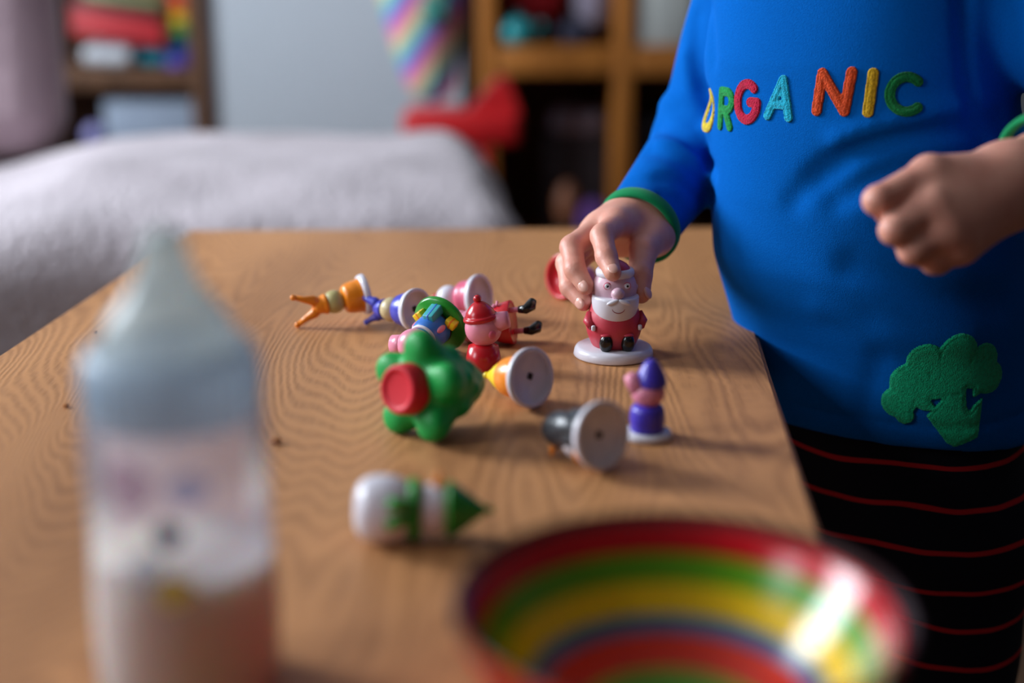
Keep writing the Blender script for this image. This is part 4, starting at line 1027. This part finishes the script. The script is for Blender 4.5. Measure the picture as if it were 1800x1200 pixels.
# ------------------------------------------------------------------ baby bottle
def clear_mat(name, col, alpha, rough=0.2):
    m = bpy.data.materials.new(name); m.use_nodes = True; nt = m.node_tree; N = nt.nodes; L = nt.links
    N.remove(N['Principled BSDF']); out = [n for n in N if n.type == 'OUTPUT_MATERIAL'][0]
    n = N.new('ShaderNodeTexNoise'); n.inputs['Scale'].default_value = 30
    bp = N.new('ShaderNodeBump'); bp.inputs['Strength'].default_value = 0.03; L.new(n.outputs['Fac'], bp.inputs['Height'])
    tr = N.new('ShaderNodeBsdfTransparent'); df = N.new('ShaderNodeBsdfDiffuse'); tl = N.new('ShaderNodeBsdfTranslucent'); gl = N.new('ShaderNodeBsdfGlossy'); fr = N.new('ShaderNodeFresnel')
    for x in (df, tl): x.inputs['Color'].default_value = lin(col)
    tr.inputs['Color'].default_value = (0.97, 0.97, 0.98, 1); gl.inputs['Roughness'].default_value = rough; fr.inputs['IOR'].default_value = 1.22
    L.new(bp.outputs[0], gl.inputs['Normal'])
    m1 = N.new('ShaderNodeMixShader'); m1.inputs[0].default_value = 0.5; L.new(df.outputs[0], m1.inputs[1]); L.new(tl.outputs[0], m1.inputs[2])
    m2 = N.new('ShaderNodeMixShader'); m2.inputs[0].default_value = alpha; L.new(tr.outputs[0], m2.inputs[1]); L.new(m1.outputs[0], m2.inputs[2])
    m3 = N.new('ShaderNodeMixShader'); L.new(fr.outputs[0], m3.inputs[0]); L.new(m2.outputs[0], m3.inputs[1]); L.new(gl.outputs[0], m3.inputs[2])
    L.new(m3.outputs[0], out.inputs['Surface'])
    return m
pb = T(338, 1205)
bo = empty('baby_bottle', (pb.x, pb.y, ZT + 0.0003)); tag(bo, 'translucent baby bottle half full of milk in the left foreground', 'bottle')
R0 = 0.0262
M_BOT = clear_mat('frosted_clear_plastic', (244, 232, 244), 0.46); M_TEAT = clear_mat('silicone_teat', (226, 236, 234), 0.78, 0.25); M_COLLAR = clear_mat('pale_blue_collar', (214, 234, 250), 0.97, 0.3)
M_MILK = mat('milk', (252, 246, 228), 0.4, sss=1.0, var=(20, 0.1, (248, 238, 214))); M_MILK.node_tree.nodes['Principled BSDF'].inputs['Subsurface Scale'].default_value = 0.02
lathe('bottle_body', [(0, 0), (R0*0.86, 0), (R0*0.96, 0.002), (R0, 0.006), (R0*1.0, 0.03), (R0*0.97, 0.045), (R0*0.95, 0.060), (R0*0.97, 0.074), (R0*0.95, 0.084), (R0*0.90, 0.087)], M_BOT, bo, 56)
MZ = 0.043
lathe('milk', [(0, 0.0015), (R0*0.84, 0.0015), (R0*0.93, 0.004), (R0*0.965, 0.008), (R0*0.965, 0.03), (R0*0.945, MZ), (0, MZ)], M_MILK, bo, 56)
col_ = lathe('collar', [(R0*0.84, 0.084), (R0*0.91, 0.084), (R0*0.93, 0.086), (R0*0.92, 0.0995), (R0*0.86, 0.1035), (R0*0.74, 0.1045), (R0*0.74, 0.101)], M_COLLAR, bo, 56)
for i in range(36):
    a = 2*math.pi*i/36
    rbox('grip_rib', (0.0012, 0.0016, 0.012), M_COLLAR, col_, 0.0004, 1, xf=Matrix.Rotation(a, 4, 'Z') @ Matrix.Translation((R0*0.92, 0, 0.0925)))
lathe('teat', [(R0*0.75, 0.102), (R0*0.70, 0.107), (R0*0.61, 0.112), (R0*0.47, 0.1165), (R0*0.35, 0.121), (R0*0.27, 0.126), (R0*0.23, 0.130), (R0*0.215, 0.1335), (R0*0.14, 0.1358), (0, 0.1365)], M_TEAT, bo, 48, 3)
def printed(name, ang, z, rx, rz, m, n=20):
    v = [(0, 0)] + [(rx*math.cos(2*math.pi*i/n)*(1+0.15*math.sin(5*2*math.pi*i/n)), rz*math.sin(2*math.pi*i/n)*(1+0.15*math.cos(3*2*math.pi*i/n))) for i in range(n)]
    P = []
    for x, y in v:
        zz = z + y; r = np.interp(zz, [0.006, 0.03, 0.045, 0.06, 0.074], [R0, R0, R0*0.97, R0*0.95, R0*0.97]) + 0.0003; a = math.radians(ang) + x/r
        P.append((r*math.cos(a), r*math.sin(a), zz))
    return link_mesh(name, P, [(0, i+1, (i+1) % n+1) for i in range(n)], m, bo)
printed('printed_navy_spot', 276, 0.0580, 0.0040, 0.0036, mat('navy_print', (30, 26, 130), 0.4))
printed('printed_yellow_spot', 278, 0.0420, 0.0055, 0.0045, mat('yellow_print', (236, 216, 120), 0.4))
printed('printed_pink_spot', 254, 0.0715, 0.0070, 0.0075, clear_mat('pink_print', (190, 140, 180), 0.5))
printed('printed_blue_spot', 290, 0.0705, 0.0060, 0.0045, clear_mat('blue_print', (150, 165, 215), 0.6))
printed('printed_blue_spot', 262, 0.0480, 0.0050, 0.0050, clear_mat('pale_blue_print', (190, 196, 220), 0.5))

# ------------------------------------------------------------------ striped bowl
HB = 0.045
p = T(1195, 1052, ZT + HB)
dd = (ZC - ZT - HB)/(sp + (1052 - 600)/FPX*cp); RB = 398/FPX*dd
bw = empty('striped_bowl', (p.x, p.y, ZT + 0.0003)); tag(bw, 'small glazed bowl with rainbow stripes inside in the right foreground', 'bowl')
def glaze(n, c): return mat(n, c, 0.21, coat=0.10, spec=0.38, var=(90, 0.25, tuple(int(x*0.8) for x in c)), bump=(70, 0.15, 0.002))
G_R, G_G, G_Y, G_B, G_O, G_K, G_C = glaze('glaze_red', (190, 10, 24)), glaze('glaze_green', (92, 150, 18)), glaze('glaze_yellow', (232, 190, 8)), glaze('glaze_blue', (8, 104, 150)), glaze('glaze_orange', (226, 44, 10)), glaze('glaze_dark_rim', (46, 16, 18)), glaze('glaze_lime', (96, 160, 26))
inner = [(0, 0.006), (0.012, 0.0064), (0.0190, 0.0078), (0.0255, 0.0103), (0.0305, 0.0133), (0.0345, 0.0166), (0.0382, 0.0206), (0.0412, 0.0243), (0.0440, 0.0280), (0.0465, 0.0318), (0.0487, 0.0353), (0.0510, 0.0392), (0.0532, 0.0426), (0.0560, 0.0446)]
sc_ = (RB - 0.0008)/0.0560
ip = [(r*sc_, z) for r, z in inner]
seg_m = [6, 6, 6, 4, 4, 3, 2, 2, 1, 1, 0, 0, 5]
rimp = [(RB - 0.0002, HB), (RB + 0.0004, HB - 0.0012)]
outp = [(RB - 0.0012, HB - 0.006), (RB*0.90, 0.028), (RB*0.74, 0.014), (RB*0.54, 0.006), (RB*0.46, 0.004), (RB*0.45, 0.0), (0, 0)]
prof = ip + rimp + outp
seg_all = seg_m + [5, 5] + [4]*len(outp)
v, f, fi = lathe_data(prof, 96)
link_mesh('bowl_body', v, f, None, bw, True, [G_R, G_G, G_Y, G_B, G_O, G_K, G_C], [seg_all[i] for i in fi])
